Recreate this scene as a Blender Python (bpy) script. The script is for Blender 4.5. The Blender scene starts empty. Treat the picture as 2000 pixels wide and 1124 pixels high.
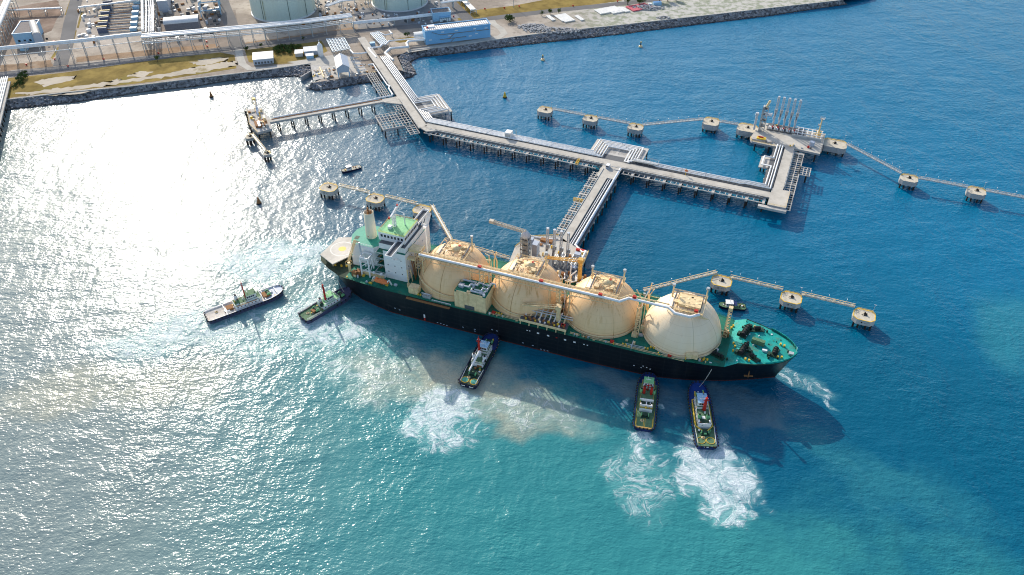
import bpy, bmesh, math, random
from mathutils import Vector, Matrix
random.seed(7)
sc = bpy.context.scene
COL = sc.collection
R = math.radians

# ------------------------------------------------------------------ camera, sky, sun, exposure
CAMH, PITCH, FPX = 320.0, R(39.5), 1555.0
cam = bpy.data.objects.new('camera', bpy.data.cameras.new('camera'))
COL.objects.link(cam)
cam.location = (0, 0, CAMH)
cam.rotation_euler = (R(90) - PITCH, 0, 0)
cam.data.sensor_width = 36.0
cam.data.lens = FPX / 2000.0 * 36.0
cam.data.clip_start = 1.0
cam.data.clip_end = 20000.0
sc.camera = cam

SUN_AZ, SUN_EL = R(117.0), R(28.0)          # direction towards the sun, counter-clockwise from +X
wd = bpy.data.worlds.new("World"); sc.world = wd; wd.use_nodes = True
wn = wd.node_tree
bg = wn.nodes['Background']
sky = wn.nodes.new('ShaderNodeTexSky'); sky.sky_type = 'NISHITA'; sky.sun_disc = False
sky.sun_elevation = SUN_EL
sky.sun_rotation = R(90.0) - SUN_AZ          # clockwise from +Y
sky.air_density = 1.0; sky.dust_density = 1.6; sky.ozone_density = 1.0
wn.links.new(sky.outputs[0], bg.inputs[0]); bg.inputs[1].default_value = 0.15
sl = bpy.data.lights.new('sun', 'SUN'); sl.energy = 3.0; sl.angle = R(0.5); sl.color = (1.0, 0.93, 0.82)
so = bpy.data.objects.new('sun', sl); COL.objects.link(so)
sd = Vector((math.cos(SUN_EL)*math.cos(SUN_AZ), math.cos(SUN_EL)*math.sin(SUN_AZ), math.sin(SUN_EL)))
so.rotation_euler = sd.to_track_quat('Z', 'Y').to_euler()
so.location = (-300, 600, 400)
sc.view_settings.view_transform = 'Standard'
sc.view_settings.look = 'None'
sc.view_settings.exposure = 0.64
sc.view_settings.gamma = 1.0
sc.view_settings.use_curve_mapping = False
sc.cycles.use_denoising = True
sc.cycles.denoiser = 'OPENIMAGEDENOISE'
sc.cycles.denoising_input_passes = 'RGB_ALBEDO_NORMAL'
sc.cycles.denoising_prefilter = 'ACCURATE'
sc.cycles.use_adaptive_sampling = False
sc.cycles.filter_width = 1.1
sc.cycles.sample_clamp_indirect = 4.0
sc.cycles.max_bounces = 5

# ------------------------------------------------------------------ helpers
def W(x, y, z=0.0):
    """point of the place at height z, surveyed from the photograph's 2000-px grid"""
    u = (x-1000)/FPX; v = (y-562)/FPX
    d = Vector((u, math.cos(PITCH)-v*math.sin(PITCH), -math.sin(PITCH)-v*math.cos(PITCH)))
    t = (z-CAMH)/d.z
    return Vector((d.x*t, d.y*t, z))

class MB:
    def __init__(s): s.v = []; s.f = []; s.m = []; s.s = []; s.mats = []
    def mi(s, m):
        if m not in s.mats: s.mats.append(m)
        return s.mats.index(m)
    def add(s, vs, fs, m, sm=False):
        o = len(s.v); k = s.mi(m)
        s.v += [tuple(p) for p in vs]
        for f in fs:
            s.f.append([i+o for i in f]); s.m.append(k); s.s.append(sm)
        return s
    def box(s, x0, y0, z0, x1, y1, z1, m, top=None):
        vs = [(x0,y0,z0),(x1,y0,z0),(x1,y1,z0),(x0,y1,z0),(x0,y0,z1),(x1,y0,z1),(x1,y1,z1),(x0,y1,z1)]
        fs = [(0,3,2,1),(0,1,5,4),(1,2,6,5),(2,3,7,6),(3,0,4,7)]
        s.add(vs, fs, m); s.add(vs[4:], [(0,1,2,3)], top or m); return s
    def cb(s, cx, cy, z0, lx, ly, h, m, rz=0.0, top=None):
        c, q = math.cos(rz), math.sin(rz)
        pts = [(-lx/2,-ly/2),(lx/2,-ly/2),(lx/2,ly/2),(-lx/2,ly/2)]
        return s.prism([(cx+a*c-b*q, cy+a*q+b*c) for a, b in pts], z0, z0+h, m, top)
    def prism(s, poly, z0, z1, m, top=None, taper=None):
        n = len(poly)
        a = sum(poly[i][0]*poly[(i+1)%n][1]-poly[(i+1)%n][0]*poly[i][1] for i in range(n))
        if a < 0: poly = poly[::-1]
        tp = poly if not taper else [(p[0]*taper, p[1]*taper) for p in poly]
        vs = [(p[0],p[1],z0) for p in poly]+[(p[0],p[1],z1) for p in tp]
        s.add(vs, [tuple(range(n-1,-1,-1))]+[(i,(i+1)%n,n+(i+1)%n,n+i) for i in range(n)], m)
        s.add(vs[n:], [tuple(range(n))], top or m); return s
    def beam(s, p, q, w, h, m):
        p, q = Vector(p), Vector(q); d = (q-p)
        if d.length < 1e-6: return s
        d.normalize(); up = Vector((0,0,1))
        if abs(d.z) > .99: up = Vector((1,0,0))
        a = d.cross(up).normalized()*(w/2); b = a.cross(d).normalized()*(h/2)
        vs = [p-a-b,p+a-b,p+a+b,p-a+b,q-a-b,q+a-b,q+a+b,q-a+b]
        return s.add(vs, [(0,1,2,3),(7,6,5,4),(0,4,5,1),(1,5,6,2),(2,6,7,3),(3,7,4,0)], m)
    def tube(s, pts, r, m, n=8, caps=True, r1=None):
        pts = [Vector(p) for p in pts]; k = len(pts); vs = []
        for i, p in enumerate(pts):
            d0 = (p-pts[i-1]).normalized() if i else None
            d1 = (pts[i+1]-p).normalized() if i < k-1 else None
            d = (d0 if d1 is None else d1 if d0 is None else (d0+d1)).normalized()
            up = Vector((0,0,1)) if abs(d.z) < .95 else Vector((1,0,0))
            a = d.cross(up).normalized(); b = a.cross(d).normalized()
            sc_ = 1.0
            if d0 is not None and d1 is not None:
                sc_ = 1.0/max(.5, math.sqrt(max(.05,(1+d0.dot(d1))/2)))
            rr = r if r1 is None else r+(r1-r)*i/(k-1)
            flat = abs(d.z) < .3
            for j in range(n):
                t = 2*math.pi*j/n
                vs.append(p+a*(rr*math.cos(t)*(sc_ if flat else 1))+b*(rr*math.sin(t)))
        fs = []
        for i in range(k-1):
            for j in range(n):
                fs.append((i*n+j, i*n+(j+1)%n, (i+1)*n+(j+1)%n, (i+1)*n+j))
        s.add(vs, fs, m, True)
        if caps: s.add(vs[:n], [tuple(range(n))][::-1], m); s.add(vs[-n:], [tuple(range(n-1,-1,-1))], m)
        return s
    def cyl(s, c, r, h, m, n=16, r1=None, top=None):
        r1 = r if r1 is None else r1
        vs = [(c[0]+r*math.cos(2*math.pi*j/n), c[1]+r*math.sin(2*math.pi*j/n), c[2]) for j in range(n)]
        vs += [(c[0]+r1*math.cos(2*math.pi*j/n), c[1]+r1*math.sin(2*math.pi*j/n), c[2]+h) for j in range(n)]
        s.add(vs, [(j,(j+1)%n,n+(j+1)%n,n+j) for j in range(n)], m, True)
        s.add(vs[n:], [tuple(range(n))], top or m); s.add(vs[:n], [tuple(range(n-1,-1,-1))], m); return s
    def lathe(s, c, prof, m, n=32):
        vs = []
        for r, z in prof:
            for j in range(n):
                t = 2*math.pi*j/n; vs.append((c[0]+r*math.cos(t), c[1]+r*math.sin(t), c[2]+z))
        fs = []
        for i in range(len(prof)-1):
            for j in range(n): fs.append((i*n+j,i*n+(j+1)%n,(i+1)*n+(j+1)%n,(i+1)*n+j))
        return s.add(vs, fs, m, True)
    def rail(s, pts, m, h=1.1, t=.09, gap=2.5, closed=False):
        pts = [Vector(p) for p in pts]
        if closed: pts = pts+[pts[0]]
        for a, b in zip(pts, pts[1:]):
            for z in (h, h*.5): s.beam(a+Vector((0,0,z)), b+Vector((0,0,z)), t, t, m)
            k = max(1, int((b-a).length/gap))
            for i in range(k+1):
                p = a.lerp(b, i/k); s.beam(p, p+Vector((0,0,h)), t, t, m)
        return s
    def truss(s, p, q, w, n, m, t=.25):
        """lattice mast or boom between two points, w wide"""
        p, q = Vector(p), Vector(q); d = (q-p).normalized()
        up = Vector((0,0,1)) if abs(d.z) < .9 else Vector((1,0,0))
        a = d.cross(up).normalized()*(w/2); b = a.cross(d).normalized()*(w/2)
        cs = [a+b, a-b, -a-b, -a+b]
        for c in cs: s.beam(p+c, q+c, t, t, m)
        for i in range(n):
            for j in range(4):
                p0 = p.lerp(q, i/n)+cs[j]; p1 = p.lerp(q, (i+1)/n)+cs[(j+1)%4]
                s.beam(p0, p1, t*.7, t*.7, m); s.beam(p0, p.lerp(q, i/n)+cs[(j+1)%4], t*.7, t*.7, m)
        return s
    def build(s, name, parent=None, loc=(0,0,0), rz=0.0):
        me = bpy.data.meshes.new(name)
        me.from_pydata(s.v, [], s.f); me.update()
        for m in s.mats: me.materials.append(m)
        me.polygons.foreach_set('material_index', s.m)
        me.polygons.foreach_set('use_smooth', s.s)
        o = bpy.data.objects.new(name, me); COL.objects.link(o)
        o.location = loc; o.rotation_euler = (0,0,rz)
        if parent: o.parent = parent
        return o

def each(mb, name, parent=None, merge=.02, **k):
    """build every separate piece collected in mb as an object of its own"""
    par = {}
    def find(a):
        while par.setdefault(a, a) != a: par[a] = par[par[a]]; a = par[a]
        return a
    key = [tuple(round(c, 3) for c in v) for v in mb.v]
    for f in mb.f:
        for i in f[1:]: par[find(key[f[0]])] = find(key[i])
    grp = {}
    for n, f in enumerate(mb.f): grp.setdefault(find(key[f[0]]), []).append(n)
    items = []
    for fs in grp.values():
        vs = [mb.v[i] for n in fs for i in mb.f[n]]
        items.append([fs, [min(v[a] for v in vs)-merge for a in range(3)], [max(v[a] for v in vs)+merge for a in range(3)]])
    done = False
    while not done:
        done = True
        for i in range(len(items)):
            for j in range(i+1, len(items)):
                A, B = items[i], items[j]
                if all(A[1][a] <= B[2][a] and B[1][a] <= A[2][a] for a in range(3)):
                    A[0] = A[0]+B[0]; A[1] = [min(x, y) for x, y in zip(A[1], B[1])]; A[2] = [max(x, y) for x, y in zip(A[2], B[2])]
                    del items[j]; done = False; break
            if not done: break
    out = []
    for fs, lo, hi in items:
        c = ((lo[0]+hi[0])/2, (lo[1]+hi[1])/2, lo[2]+merge); m = MB()
        for n in fs:
            m.add([(mb.v[i][0]-c[0], mb.v[i][1]-c[1], mb.v[i][2]-c[2]) for i in mb.f[n]], [tuple(range(len(mb.f[n])))], mb.mats[mb.m[n]], False)
        out.append(m.build(name, parent, c, **k))
    return out
def tag(o, label=None, cat=None, group=None, kind=None):
    if label: o['label'] = label
    if cat: o['category'] = cat
    if group: o['group'] = group
    if kind: o['kind'] = kind
    return o
def thing(name, label, cat, loc=(0,0,0), rz=0.0, group=None):
    o = bpy.data.objects.new(name, None); COL.objects.link(o)
    o.location = loc; o.rotation_euler = (0,0,rz); o.empty_display_size = 1
    return tag(o, label, cat, group)
def copy_tree(o, parent=None):
    c = o.copy(); COL.objects.link(c); c.parent = parent
    for ch in list(o.children): copy_tree(ch, c)
    return c
def inst(o, loc, rz=0.0, parent=None):
    """another part sharing the mesh of o"""
    c = o.copy(); COL.objects.link(c); c.location = loc; c.rotation_euler = (0,0,rz)
    if parent: c.parent = parent
    return c
def struct(name, mb, **k):
    return tag(mb.build(name, **k), kind='structure')

# ------------------------------------------------------------------ materials
class NT:
    def __init__(s, name):
        s.mat = bpy.data.materials.new(name); s.mat.use_nodes = True
        s.t = s.mat.node_tree; s.n = s.t.nodes; s.l = s.t.links
        s.p = s.n['Principled BSDF']
    def new(s, ty, **k):
        o = s.n.new(ty)
        for a, b in k.items(): setattr(o, a, b)
        return o
    def set(s, inp, v):
        if hasattr(v, 'is_linked') or hasattr(v, 'links'): s.l.new(v, inp)
        else: inp.default_value = v
    def math(s, op, a, b=None, c=None, clamp=False):
        o = s.new('ShaderNodeMath', operation=op); o.use_clamp = clamp
        s.set(o.inputs[0], a)
        if b is not None: s.set(o.inputs[1], b)
        if c is not None: s.set(o.inputs[2], c)
        return o.outputs[0]
    def vmath(s, op, a, b=None):
        o = s.new('ShaderNodeVectorMath', operation=op)
        s.set(o.inputs[0], a)
        if b is not None: s.set(o.inputs[1], b)
        return o.outputs['Value' if op in ('LENGTH','DISTANCE','DOT_PRODUCT') else 'Vector']
    def noise(s, vec, scale, detail=3, rough=.55, dist=0.0, out='Fac'):
        o = s.new('ShaderNodeTexNoise'); s.l.new(vec, o.inputs['Vector'])
        o.inputs['Scale'].default_value = scale; o.inputs['Detail'].default_value = detail
        o.inputs['Roughness'].default_value = rough; o.inputs['Distortion'].default_value = dist
        return o.outputs[out]
    def ramp(s, v, lo, hi, a=0.0, b=1.0, smooth=True):
        o = s.new('ShaderNodeMapRange'); o.interpolation_type = 'SMOOTHSTEP' if smooth else 'LINEAR'
        s.set(o.inputs[0], v); s.set(o.inputs[1], lo); s.set(o.inputs[2], hi)
        s.set(o.inputs[3], a); s.set(o.inputs[4], b); return o.outputs[0]
    def mix(s, f, a, b, blend='MIX'):
        o = s.new('ShaderNodeMix', data_type='RGBA', blend_type=blend)
        s.set(o.inputs[0], f)
        for i, v in ((6, a), (7, b)):
            s.set(o.inputs[i], (v[0],v[1],v[2],1) if isinstance(v, tuple) else v)
        return o.outputs[2]
    def mapping(s, vec, loc=(0,0,0), rz=0.0, scale=(1,1,1), ty='POINT'):
        o = s.new('ShaderNodeMapping', vector_type=ty); s.l.new(vec, o.inputs[0])
        o.inputs[1].default_value = loc; o.inputs[2].default_value = (0,0,rz); o.inputs[3].default_value = scale
        return o.outputs[0]
    def obj(s): return s.new('ShaderNodeTexCoord').outputs['Object']
    def bump(s, h, dist=.05, strength=1.0, normal=None):
        o = s.new('ShaderNodeBump'); s.l.new(h, o.inputs['Height'])
        o.inputs['Distance'].default_value = dist; o.inputs['Strength'].default_value = strength
        if normal is not None: s.l.new(normal, o.inputs['Normal'])
        return o.outputs[0]

def mat(name, col, rough=.6, metal=0.0, var=.1, scale=.6, dirt=None, damt=.35, dscale=.25, bump=0.0, streak=False):
    t = NT(name); o = t.obj()
    f = t.noise(o, scale, 4, .6)
    c = t.mix(t.ramp(f, .3, .7), tuple(x*(1-var) for x in col), tuple(min(1,x*(1+var)) for x in col))
    if dirt:
        v = t.mapping(o, scale=(1,1,.12)) if streak else o
        d = t.ramp(t.noise(v, dscale, 5, .65), .52, .74, 0, damt)
        c = t.mix(d, c, dirt)
    t.l.new(c, t.p.inputs['Base Color'])
    t.p.inputs['Roughness'].default_value = rough; t.p.inputs['Metallic'].default_value = metal
    t.p.inputs['Specular IOR Level'].default_value = (.05 if rough > .8 else .25) if rough > .35 else .5
    if bump: t.l.new(t.bump(f, bump), t.p.inputs['Normal'])
    return t.mat

C_ = {}
C_['conc'] = mat('concrete_weathered', (.52,.49,.44), .9, dirt=(.24,.21,.18), damt=.5, dscale=.12, scale=.35)
C_['capb'] = mat('dolphin_cap_concrete', (.56,.50,.39), .9, dirt=(.25,.21,.16), damt=.5, dscale=.25, scale=.3)
C_['concd'] = mat('concrete_side', (.42,.40,.38), .9, dirt=(.12,.1,.08), damt=.6, dscale=.2, streak=True)
C_['road'] = mat('jetty_roadway', (.52,.48,.41), .9, dirt=(.27,.24,.2), damt=.5, dscale=.08, scale=.15)
C_['pile'] = mat('pile_steel_tarred', (.035,.028,.024), .7, dirt=(.12,.06,.03), damt=.5)
C_['pipe'] = mat('white_cladding_pipe', (.80,.80,.78), .4, 0.0, var=.08, dirt=(.45,.42,.38), damt=.3, dscale=.15)
C_['steel'] = mat('galvanised_steel', (.46,.48,.48), .5, .3, dirt=(.28,.24,.2), damt=.3)
C_['dsteel'] = mat('dark_grating', (.12,.125,.13), .7, .2)
C_['white'] = mat('white_paint', (.80,.79,.77), .45, var=.03, dirt=(.55,.40,.22), damt=.35, dscale=.12, streak=True)
C_['lattice'] = mat('pale_steel_lattice', (.50,.53,.56), .5, .2)
C_['yellow'] = mat('yellow_safety_paint', (.72,.46,.05), .5, dirt=(.4,.25,.05))
C_['cream'] = mat('cream_paint', (.78,.60,.33), .5, dirt=(.42,.22,.07), damt=.5, dscale=.3, streak=True)
C_['creamp'] = mat('cream_pipework', (.74,.56,.31), .5, dirt=(.35,.18,.06), damt=.55, dscale=.5)
C_['rust'] = mat('rusty_gear', (.28,.13,.05), .8, dirt=(.1,.05,.03))
C_['red'] = mat('red_paint', (.5,.03,.02), .45)
C_['orange'] = mat('orange_boat_paint', (.72,.2,.06), .45, dirt=(.5,.3,.2))
C_['black'] = mat('black_rubber', (.02,.02,.021), .8)
C_['glass'] = mat('dark_glass', (.02,.025,.03), .12)
C_['green'] = mat('green_deck_paint', (.010,.155,.10), .75, var=.22, dirt=(.13,.12,.06), damt=.6, dscale=.13, scale=.22)
C_['teal'] = mat('forecastle_green_paint', (.003,.30,.26), .7, dirt=(.12,.13,.06), damt=.6, dscale=.16, scale=.25, var=.2)
C_['lgreen'] = mat('bridge_roof_green', (.20,.50,.22), .6, dirt=(.3,.4,.2), damt=.3)
C_['dgreen'] = mat('dark_green_gear', (.02,.055,.035), .6, dirt=(.06,.06,.03))
C_['tgreen'] = mat('tug_deck_green', (.10,.19,.10), .75, var=.2, scale=.9, dirt=(.22,.2,.11), damt=.5, dscale=.4)
C_['tugblue'] = mat('tug_hull_blue', (.012,.028,.12), .5, var=.3, dirt=(.05,.05,.06), damt=.5, dscale=.5)
C_['tugpurple'] = mat('tug_hull_faded_blue', (.065,.068,.125), .5)
C_['navy'] = mat('tug_hull_navy', (.012,.016,.05), .5)
C_['heli'] = mat('helideck_paint', (.52,.49,.42), .7, dirt=(.33,.28,.2), damt=.5, dscale=.1)
C_['bluew'] = mat('pale_blue_cladding', (.30,.50,.66), .5, var=.05)
C_['greyw'] = mat('grey_blue_cladding', (.42,.47,.54), .5, var=.06)
C_['groof'] = mat('grey_roof_sheet', (.26,.23,.21), .95, var=.1)
C_['lroof'] = mat('pale_roof_sheet', (.62,.62,.60), .45, var=.06)
C_['tank'] = mat('pale_green_tank_paint', (.52,.62,.56), .5, var=.04, dirt=(.42,.40,.26), damt=.3, dscale=.05, streak=True)
C_['asph'] = mat('asphalt', (.17,.165,.16), .9, var=.1, scale=.05)
C_['cpath'] = mat('pale_concrete_path', (.47,.44,.38), .9, scale=.1)
C_['grass'] = mat('dry_grass', (.25,.18,.055), .95, var=.35, scale=.06, dirt=(.13,.125,.03), damt=.75, dscale=.03)
C_['leaf'] = mat('foliage', (.065,.10,.028), .85, var=.55, scale=1.6, dirt=(.16,.15,.05), damt=.5, dscale=.7)
C_['bark'] = mat('bark', (.1,.07,.05), .9)
C_['mark'] = mat('road_marking', (.7,.68,.6), .8)
# ------------------------------------------------------------------ water
def make_water():
    t = NT('sea_water'); P = t.p
    pos = t.new('ShaderNodeNewGeometry').outputs['Position']
    flat = t.vmath('MULTIPLY', pos, (1,1,0))
    # billowing distortion for everything painted by currents, silt and wash
    n1 = t.noise(flat, .012, 4, .6, out='Color'); n2 = t.noise(flat, .06, 4, .6, out='Color')
    n3 = t.noise(flat, .22, 3, .6, out='Color')
    def off(v, n, k):
        d = t.vmath('SUBTRACT', n, (.5,.5,.5)); s = t.new('ShaderNodeVectorMath', operation='SCALE')
        t.l.new(d, s.inputs[0]); s.inputs['Scale'].default_value = k
        return t.vmath('MULTIPLY', t.vmath('ADD', v, s.outputs[0]), (1,1,0))
    big = off(off(flat, t.noise(flat, .012, 2, .5, out='Color'), 60), t.noise(flat, .05, 3, .5, out='Color'), 16)
    mid = off(off(flat, t.noise(flat, .035, 2, .5, out='Color'), 40), t.noise(flat, .12, 3, .55, out='Color'), 13)
    def blob(px, py, rx, ry, rz=0.0, src=None, soft=.45):
        c = W(px, py)
        v = t.mapping(src if src is not None else big, loc=(c.x,c.y,0), rz=rz, scale=(rx,ry,1), ty='TEXTURE')
        return t.ramp(t.vmath('LENGTH', v), 1.0+soft, 1.0-soft, 0, 1)
    sx = t.new('ShaderNodeSeparateXYZ'); t.l.new(big, sx.inputs[0])
    X, Y = sx.outputs[0], sx.outputs[1]
    # deep blue offshore basin, paler milky teal, glare veil mixed into its tone, towards the foreground left
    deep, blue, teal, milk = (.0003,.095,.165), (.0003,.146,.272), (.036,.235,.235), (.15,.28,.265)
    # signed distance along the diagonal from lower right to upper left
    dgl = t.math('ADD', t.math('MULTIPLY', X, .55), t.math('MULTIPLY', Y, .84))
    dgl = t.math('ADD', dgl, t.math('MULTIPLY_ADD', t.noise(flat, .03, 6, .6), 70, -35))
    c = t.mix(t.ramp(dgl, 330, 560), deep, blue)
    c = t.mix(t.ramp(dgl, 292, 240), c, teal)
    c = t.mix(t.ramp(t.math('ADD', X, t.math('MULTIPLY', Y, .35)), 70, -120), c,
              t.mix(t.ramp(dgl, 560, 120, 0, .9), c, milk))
    c = t.mix(t.ramp(X, -60, -230, 0, .75), c, (.25,.27,.245))  # left side tinted grey-brown in place of the sun flare veil
    c = t.mix(t.math('MULTIPLY', t.noise(flat, .02, 4, .6), .35), c, deep)
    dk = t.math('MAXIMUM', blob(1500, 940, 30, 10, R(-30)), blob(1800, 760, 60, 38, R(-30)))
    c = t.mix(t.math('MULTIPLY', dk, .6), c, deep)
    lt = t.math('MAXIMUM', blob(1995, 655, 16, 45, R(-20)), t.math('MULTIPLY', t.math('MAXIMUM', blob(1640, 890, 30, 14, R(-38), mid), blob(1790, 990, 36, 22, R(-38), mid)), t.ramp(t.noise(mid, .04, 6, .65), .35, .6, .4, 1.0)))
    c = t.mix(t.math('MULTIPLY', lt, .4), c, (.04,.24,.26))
    # silt stirred up by the tugs
    silt = t.math('MAXIMUM', blob(835, 740, 44, 23, R(-8), mid), blob(985, 785, 42, 15, R(-25), mid))
    silt = t.math('MAXIMUM', silt, t.math('MULTIPLY', blob(1230, 760, 30, 10, R(-20), mid), .3))
    silt = t.math('MAXIMUM', silt, t.math('MULTIPLY', blob(1430, 790, 28, 10, R(-20), mid), .28))
    silt = t.math('MAXIMUM', silt, t.math('MULTIPLY', blob(220, 760, 60, 18, R(8), mid), .6))
    silt = t.math('MULTIPLY', silt, t.ramp(t.noise(mid, .04, 6, .65), .35, .55, .62, 1.0))
    c = t.mix(t.math('MULTIPLY', silt, .95), c, (.36,.36,.27))
    # aerated wash: milky turquoise halo, then lacy foam threads
    zones = [  # px, py, rx, ry, rot, strength
        (868, 800, 16, 23, R(-8), .95), (848, 858, 20, 12, 0, .8), (893, 768, 12, 8, 0, 1.0), (905, 850, 15, 11, 0, .5),
        (1254, 866, 10, 12, 0, .85), (1246, 945, 15, 23, 0, .52),
        (1380, 903, 16, 15, R(-10), 1.0), (1385, 945, 20, 15, R(-15), .95), (1430, 985, 15, 8, R(-15), .95),
        (1570, 745, 16, 8, R(-35), .5), (1615, 790, 9, 2.5, R(-48), .45),
        (545, 500, 34, 20, R(10), .75), (655, 640, 20, 14, R(-20), .85), (560, 612, 34, 14, R(10), .55),
        (350, 650, 46, 16, R(15), .65), (560, 660, 46, 15, R(10), .45), (1228, 790, 3, 2.5, 0, .75), (1293, 795, 3, 2.5, 0, .75),
        (750, 690, 30, 12, R(-20), .38), (770, 760, 34, 16, R(-20), .42), (1020, 795, 36, 10, R(-20), .42), (690, 700, 28, 24, 0, .42),
    ]
    foam = None
    for z in zones:
        b = t.math('MULTIPLY', blob(z[0], z[1], z[2], z[3], z[4], mid, .38), z[5])
        foam = b if foam is None else t.math('MAXIMUM', foam, b)
    c = t.mix(t.math('MULTIPLY', foam, .6), c, (.17,.42,.41))
    def ridge(v, sc, det, dist):
        n = t.noise(v, sc, det, .55, dist)
        return t.math('SUBTRACT', 1.0, t.math('ABSOLUTE', t.math('MULTIPLY_ADD', n, 2.0, -1.0)))
    c1 = t.noise(flat, .05, 2, .5, out='Color'); s1 = off(flat, c1, 30)
    c2 = t.noise(s1, .15, 2, .5, out='Color'); s2 = off(s1, c2, 11)
    c3 = t.noise(s2, .45, 2, .5, out='Color'); swirl = off(s2, c3, 3.2)
    body = t.noise(swirl, .16, 7, .68)
    thread = t.math('POWER', ridge(swirl, .075, 5, .3), 5.0)
    thread2 = t.math('POWER', ridge(swirl, .2, 4, .2), 6.0)
    fil = t.math('ADD', t.math('MULTIPLY', body, .55), t.math('ADD', t.math('MULTIPLY', thread, .32), t.math('MULTIPLY', thread2, .26)))
    th = t.math('MULTIPLY_ADD', foam, -.47, .895)
    fm = t.ramp(t.math('SUBTRACT', fil, th), -.14, .34, 0, 1)
    fm = t.math('MULTIPLY', fm, t.ramp(foam, .02, .3), clamp=True)
    fm = t.math('MULTIPLY', fm, t.ramp(t.noise(swirl, .9, 5, .75), .32, .58, .5, 1.0))
    fm = t.math('MULTIPLY', fm, t.ramp(t.noise(flat, 1.6, 3, .7), .3, .6, .7, .95))
    # stray white caps
    cap = t.math('MULTIPLY', t.ramp(t.noise(t.mapping(flat, rz=R(25), scale=(1,2.2,1)), .28, 3, .6), .80, .86),
                 t.ramp(t.noise(flat, .02, 2, .5), .45, .65))
    fm = t.math('MAXIMUM', fm, t.math('MULTIPLY', cap, .55))
    c = t.mix(fm, c, (.80,.84,.84))
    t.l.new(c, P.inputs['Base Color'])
    P.inputs['IOR'].default_value = 1.33
    P.inputs['Specular IOR Level'].default_value = .38
    t.l.new(t.math('MULTIPLY_ADD', fm, .4, .21), P.inputs['Roughness'])
    # waves: wind sea from the upper left, several wavelengths
    h = t.math('MULTIPLY', t.noise(t.mapping(off(flat, n2, 10), rz=R(-28), scale=(.5,1.0,1)), .05, 2, .5), 1.3)
    h = t.math('ADD', h, t.math('MULTIPLY', t.noise(t.mapping(flat, rz=R(-20), scale=(.55,1,1)), .17, 3, .55), .50))
    h = t.math('ADD', h, t.math('MULTIPLY', t.noise(t.mapping(flat, rz=R(15), scale=(.6,1,1)), .46, 2, .6), .48))
    h = t.math('ADD', h, t.math('MULTIPLY', t.noise(t.mapping(flat, rz=R(-8), scale=(.7,1,1)), 1.05, 1, .6), .17))
    gust = t.ramp(t.noise(t.mapping(off(flat, n1, 40), scale=(1,.4,1)), .022, 4, .65), .3, .7, .58, 1.2)
    h = t.math('MULTIPLY', h, gust)
    h = t.math('ADD', h, t.math('MULTIPLY', fm, .25))
    b = t.bump(h, 1.0, 1.0)
    t.l.new(b, P.inputs['Normal'])
    return t.mat
M_WATER = make_water()
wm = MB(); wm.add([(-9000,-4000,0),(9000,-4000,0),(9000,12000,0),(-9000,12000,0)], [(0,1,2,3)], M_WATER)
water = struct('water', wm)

# ------------------------------------------------------------------ land and sea wall
GZ = 5.0
crest_a = [(-260,228),(20,195),(125,182),(250,170),(375,155),(500,140),(607,125),(618,139)]
notch = [(640,148),(610,163)]
crest_b = [(612,162),(650,156),(690,150),(722,146)]
mid_c = [(745,138),(772,135)]
crest_c = [(789,140),(775,110),(800,99),(850,94),(900,89),(950,81),(1010,72),(1100,61),(1200,51),(1350,34),(1500,17),(1643,1),(1700,-12)]
P2 = lambda l, z=GZ: [tuple(W(a, b, z))[:2] for a, b in l]
edge = P2(crest_a)+P2([(640,150)])+P2(crest_b)+P2(mid_c)+P2(crest_c)
land = edge+[(900,1500),(2600,3800),(2600,9000),(-7000,9000),(-7000,700)]
def ground_mat():
    t = NT('quay_ground'); o = t.obj()
    a = t.noise(o, .02, 5, .6); b = t.noise(o, .15, 5, .65)
    c = t.mix(t.ramp(a, .4, .62), (.25,.205,.16), (.40,.345,.28))
    c = t.mix(t.ramp(b, .5, .7, 0, .6), c, (.16,.125,.095))
    s = t.new('ShaderNodeSeparateXYZ'); t.l.new(o, s.inputs[0])
    east = t.ramp(s.outputs[0], 20, 120)
    c = t.mix(east, c, t.mix(t.ramp(b, .42, .6), (.47,.45,.40), (.24,.26,.18)))
    t.l.new(c, t.p.inputs['Base Color']); t.p.inputs['Roughness'].default_value = .95
    t.l.new(t.bump(b, .3), t.p.inputs['Normal'])
    return t.mat
M_GROUND = ground_mat()
g = MB()
from mathutils.geometry import tessellate_polygon
lv = [Vector((p[0], p[1], GZ)) for p in land]
fs = []
for tri in tessellate_polygon([lv]):
    a, b, c = tri
    fs.append(tri if (lv[b]-lv[a]).cross(lv[c]-lv[a]).z > 0 else (c, b, a))
g.add(lv, fs, M_GROUND)
struct('ground', g)

def rock_mat():
    t = NT('riprap_stone'); o = t.obj()
    v = t.new('ShaderNodeTexVoronoi'); t.l.new(o, v.inputs['Vector']); v.inputs['Scale'].default_value = .55
    sp = t.new('ShaderNodeSeparateColor'); t.l.new(v.outputs['Color'], sp.inputs[0])
    c = t.mix(sp.outputs[0], (.07,.068,.07), (.34,.33,.33))
    s = t.new('ShaderNodeSeparateXYZ'); t.l.new(o, s.inputs[0])
    c = t.mix(t.ramp(s.outputs[2], 1.3, .3, 0, .8), c, (.035,.024,.015))
    t.l.new(c, t.p.inputs['Base Color']); t.p.inputs['Roughness'].default_value = .9
    t.l.new(t.bump(v.outputs['Distance'], .8), t.p.inputs['Normal'])
    return t.mat
M_ROCK = rock_mat()
toe_a = [(-260,256),(20,215),(150,200),(300,178),(375,171),(450,158),(525,152),(575,150),(596,152)]
cr_a = [(-260,228),(20,195),(150,179),(300,164),(375,155),(450,146),(525,136),(590,128),(612,130)]
cr_b = [(609,163),(620,161),(650,156),(690,150),(722,146),(745,140),(772,135)]
toe_b = [(597,172),(617,178),(650,175),(695,166),(735,160),(758,156),(785,156)]
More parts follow.
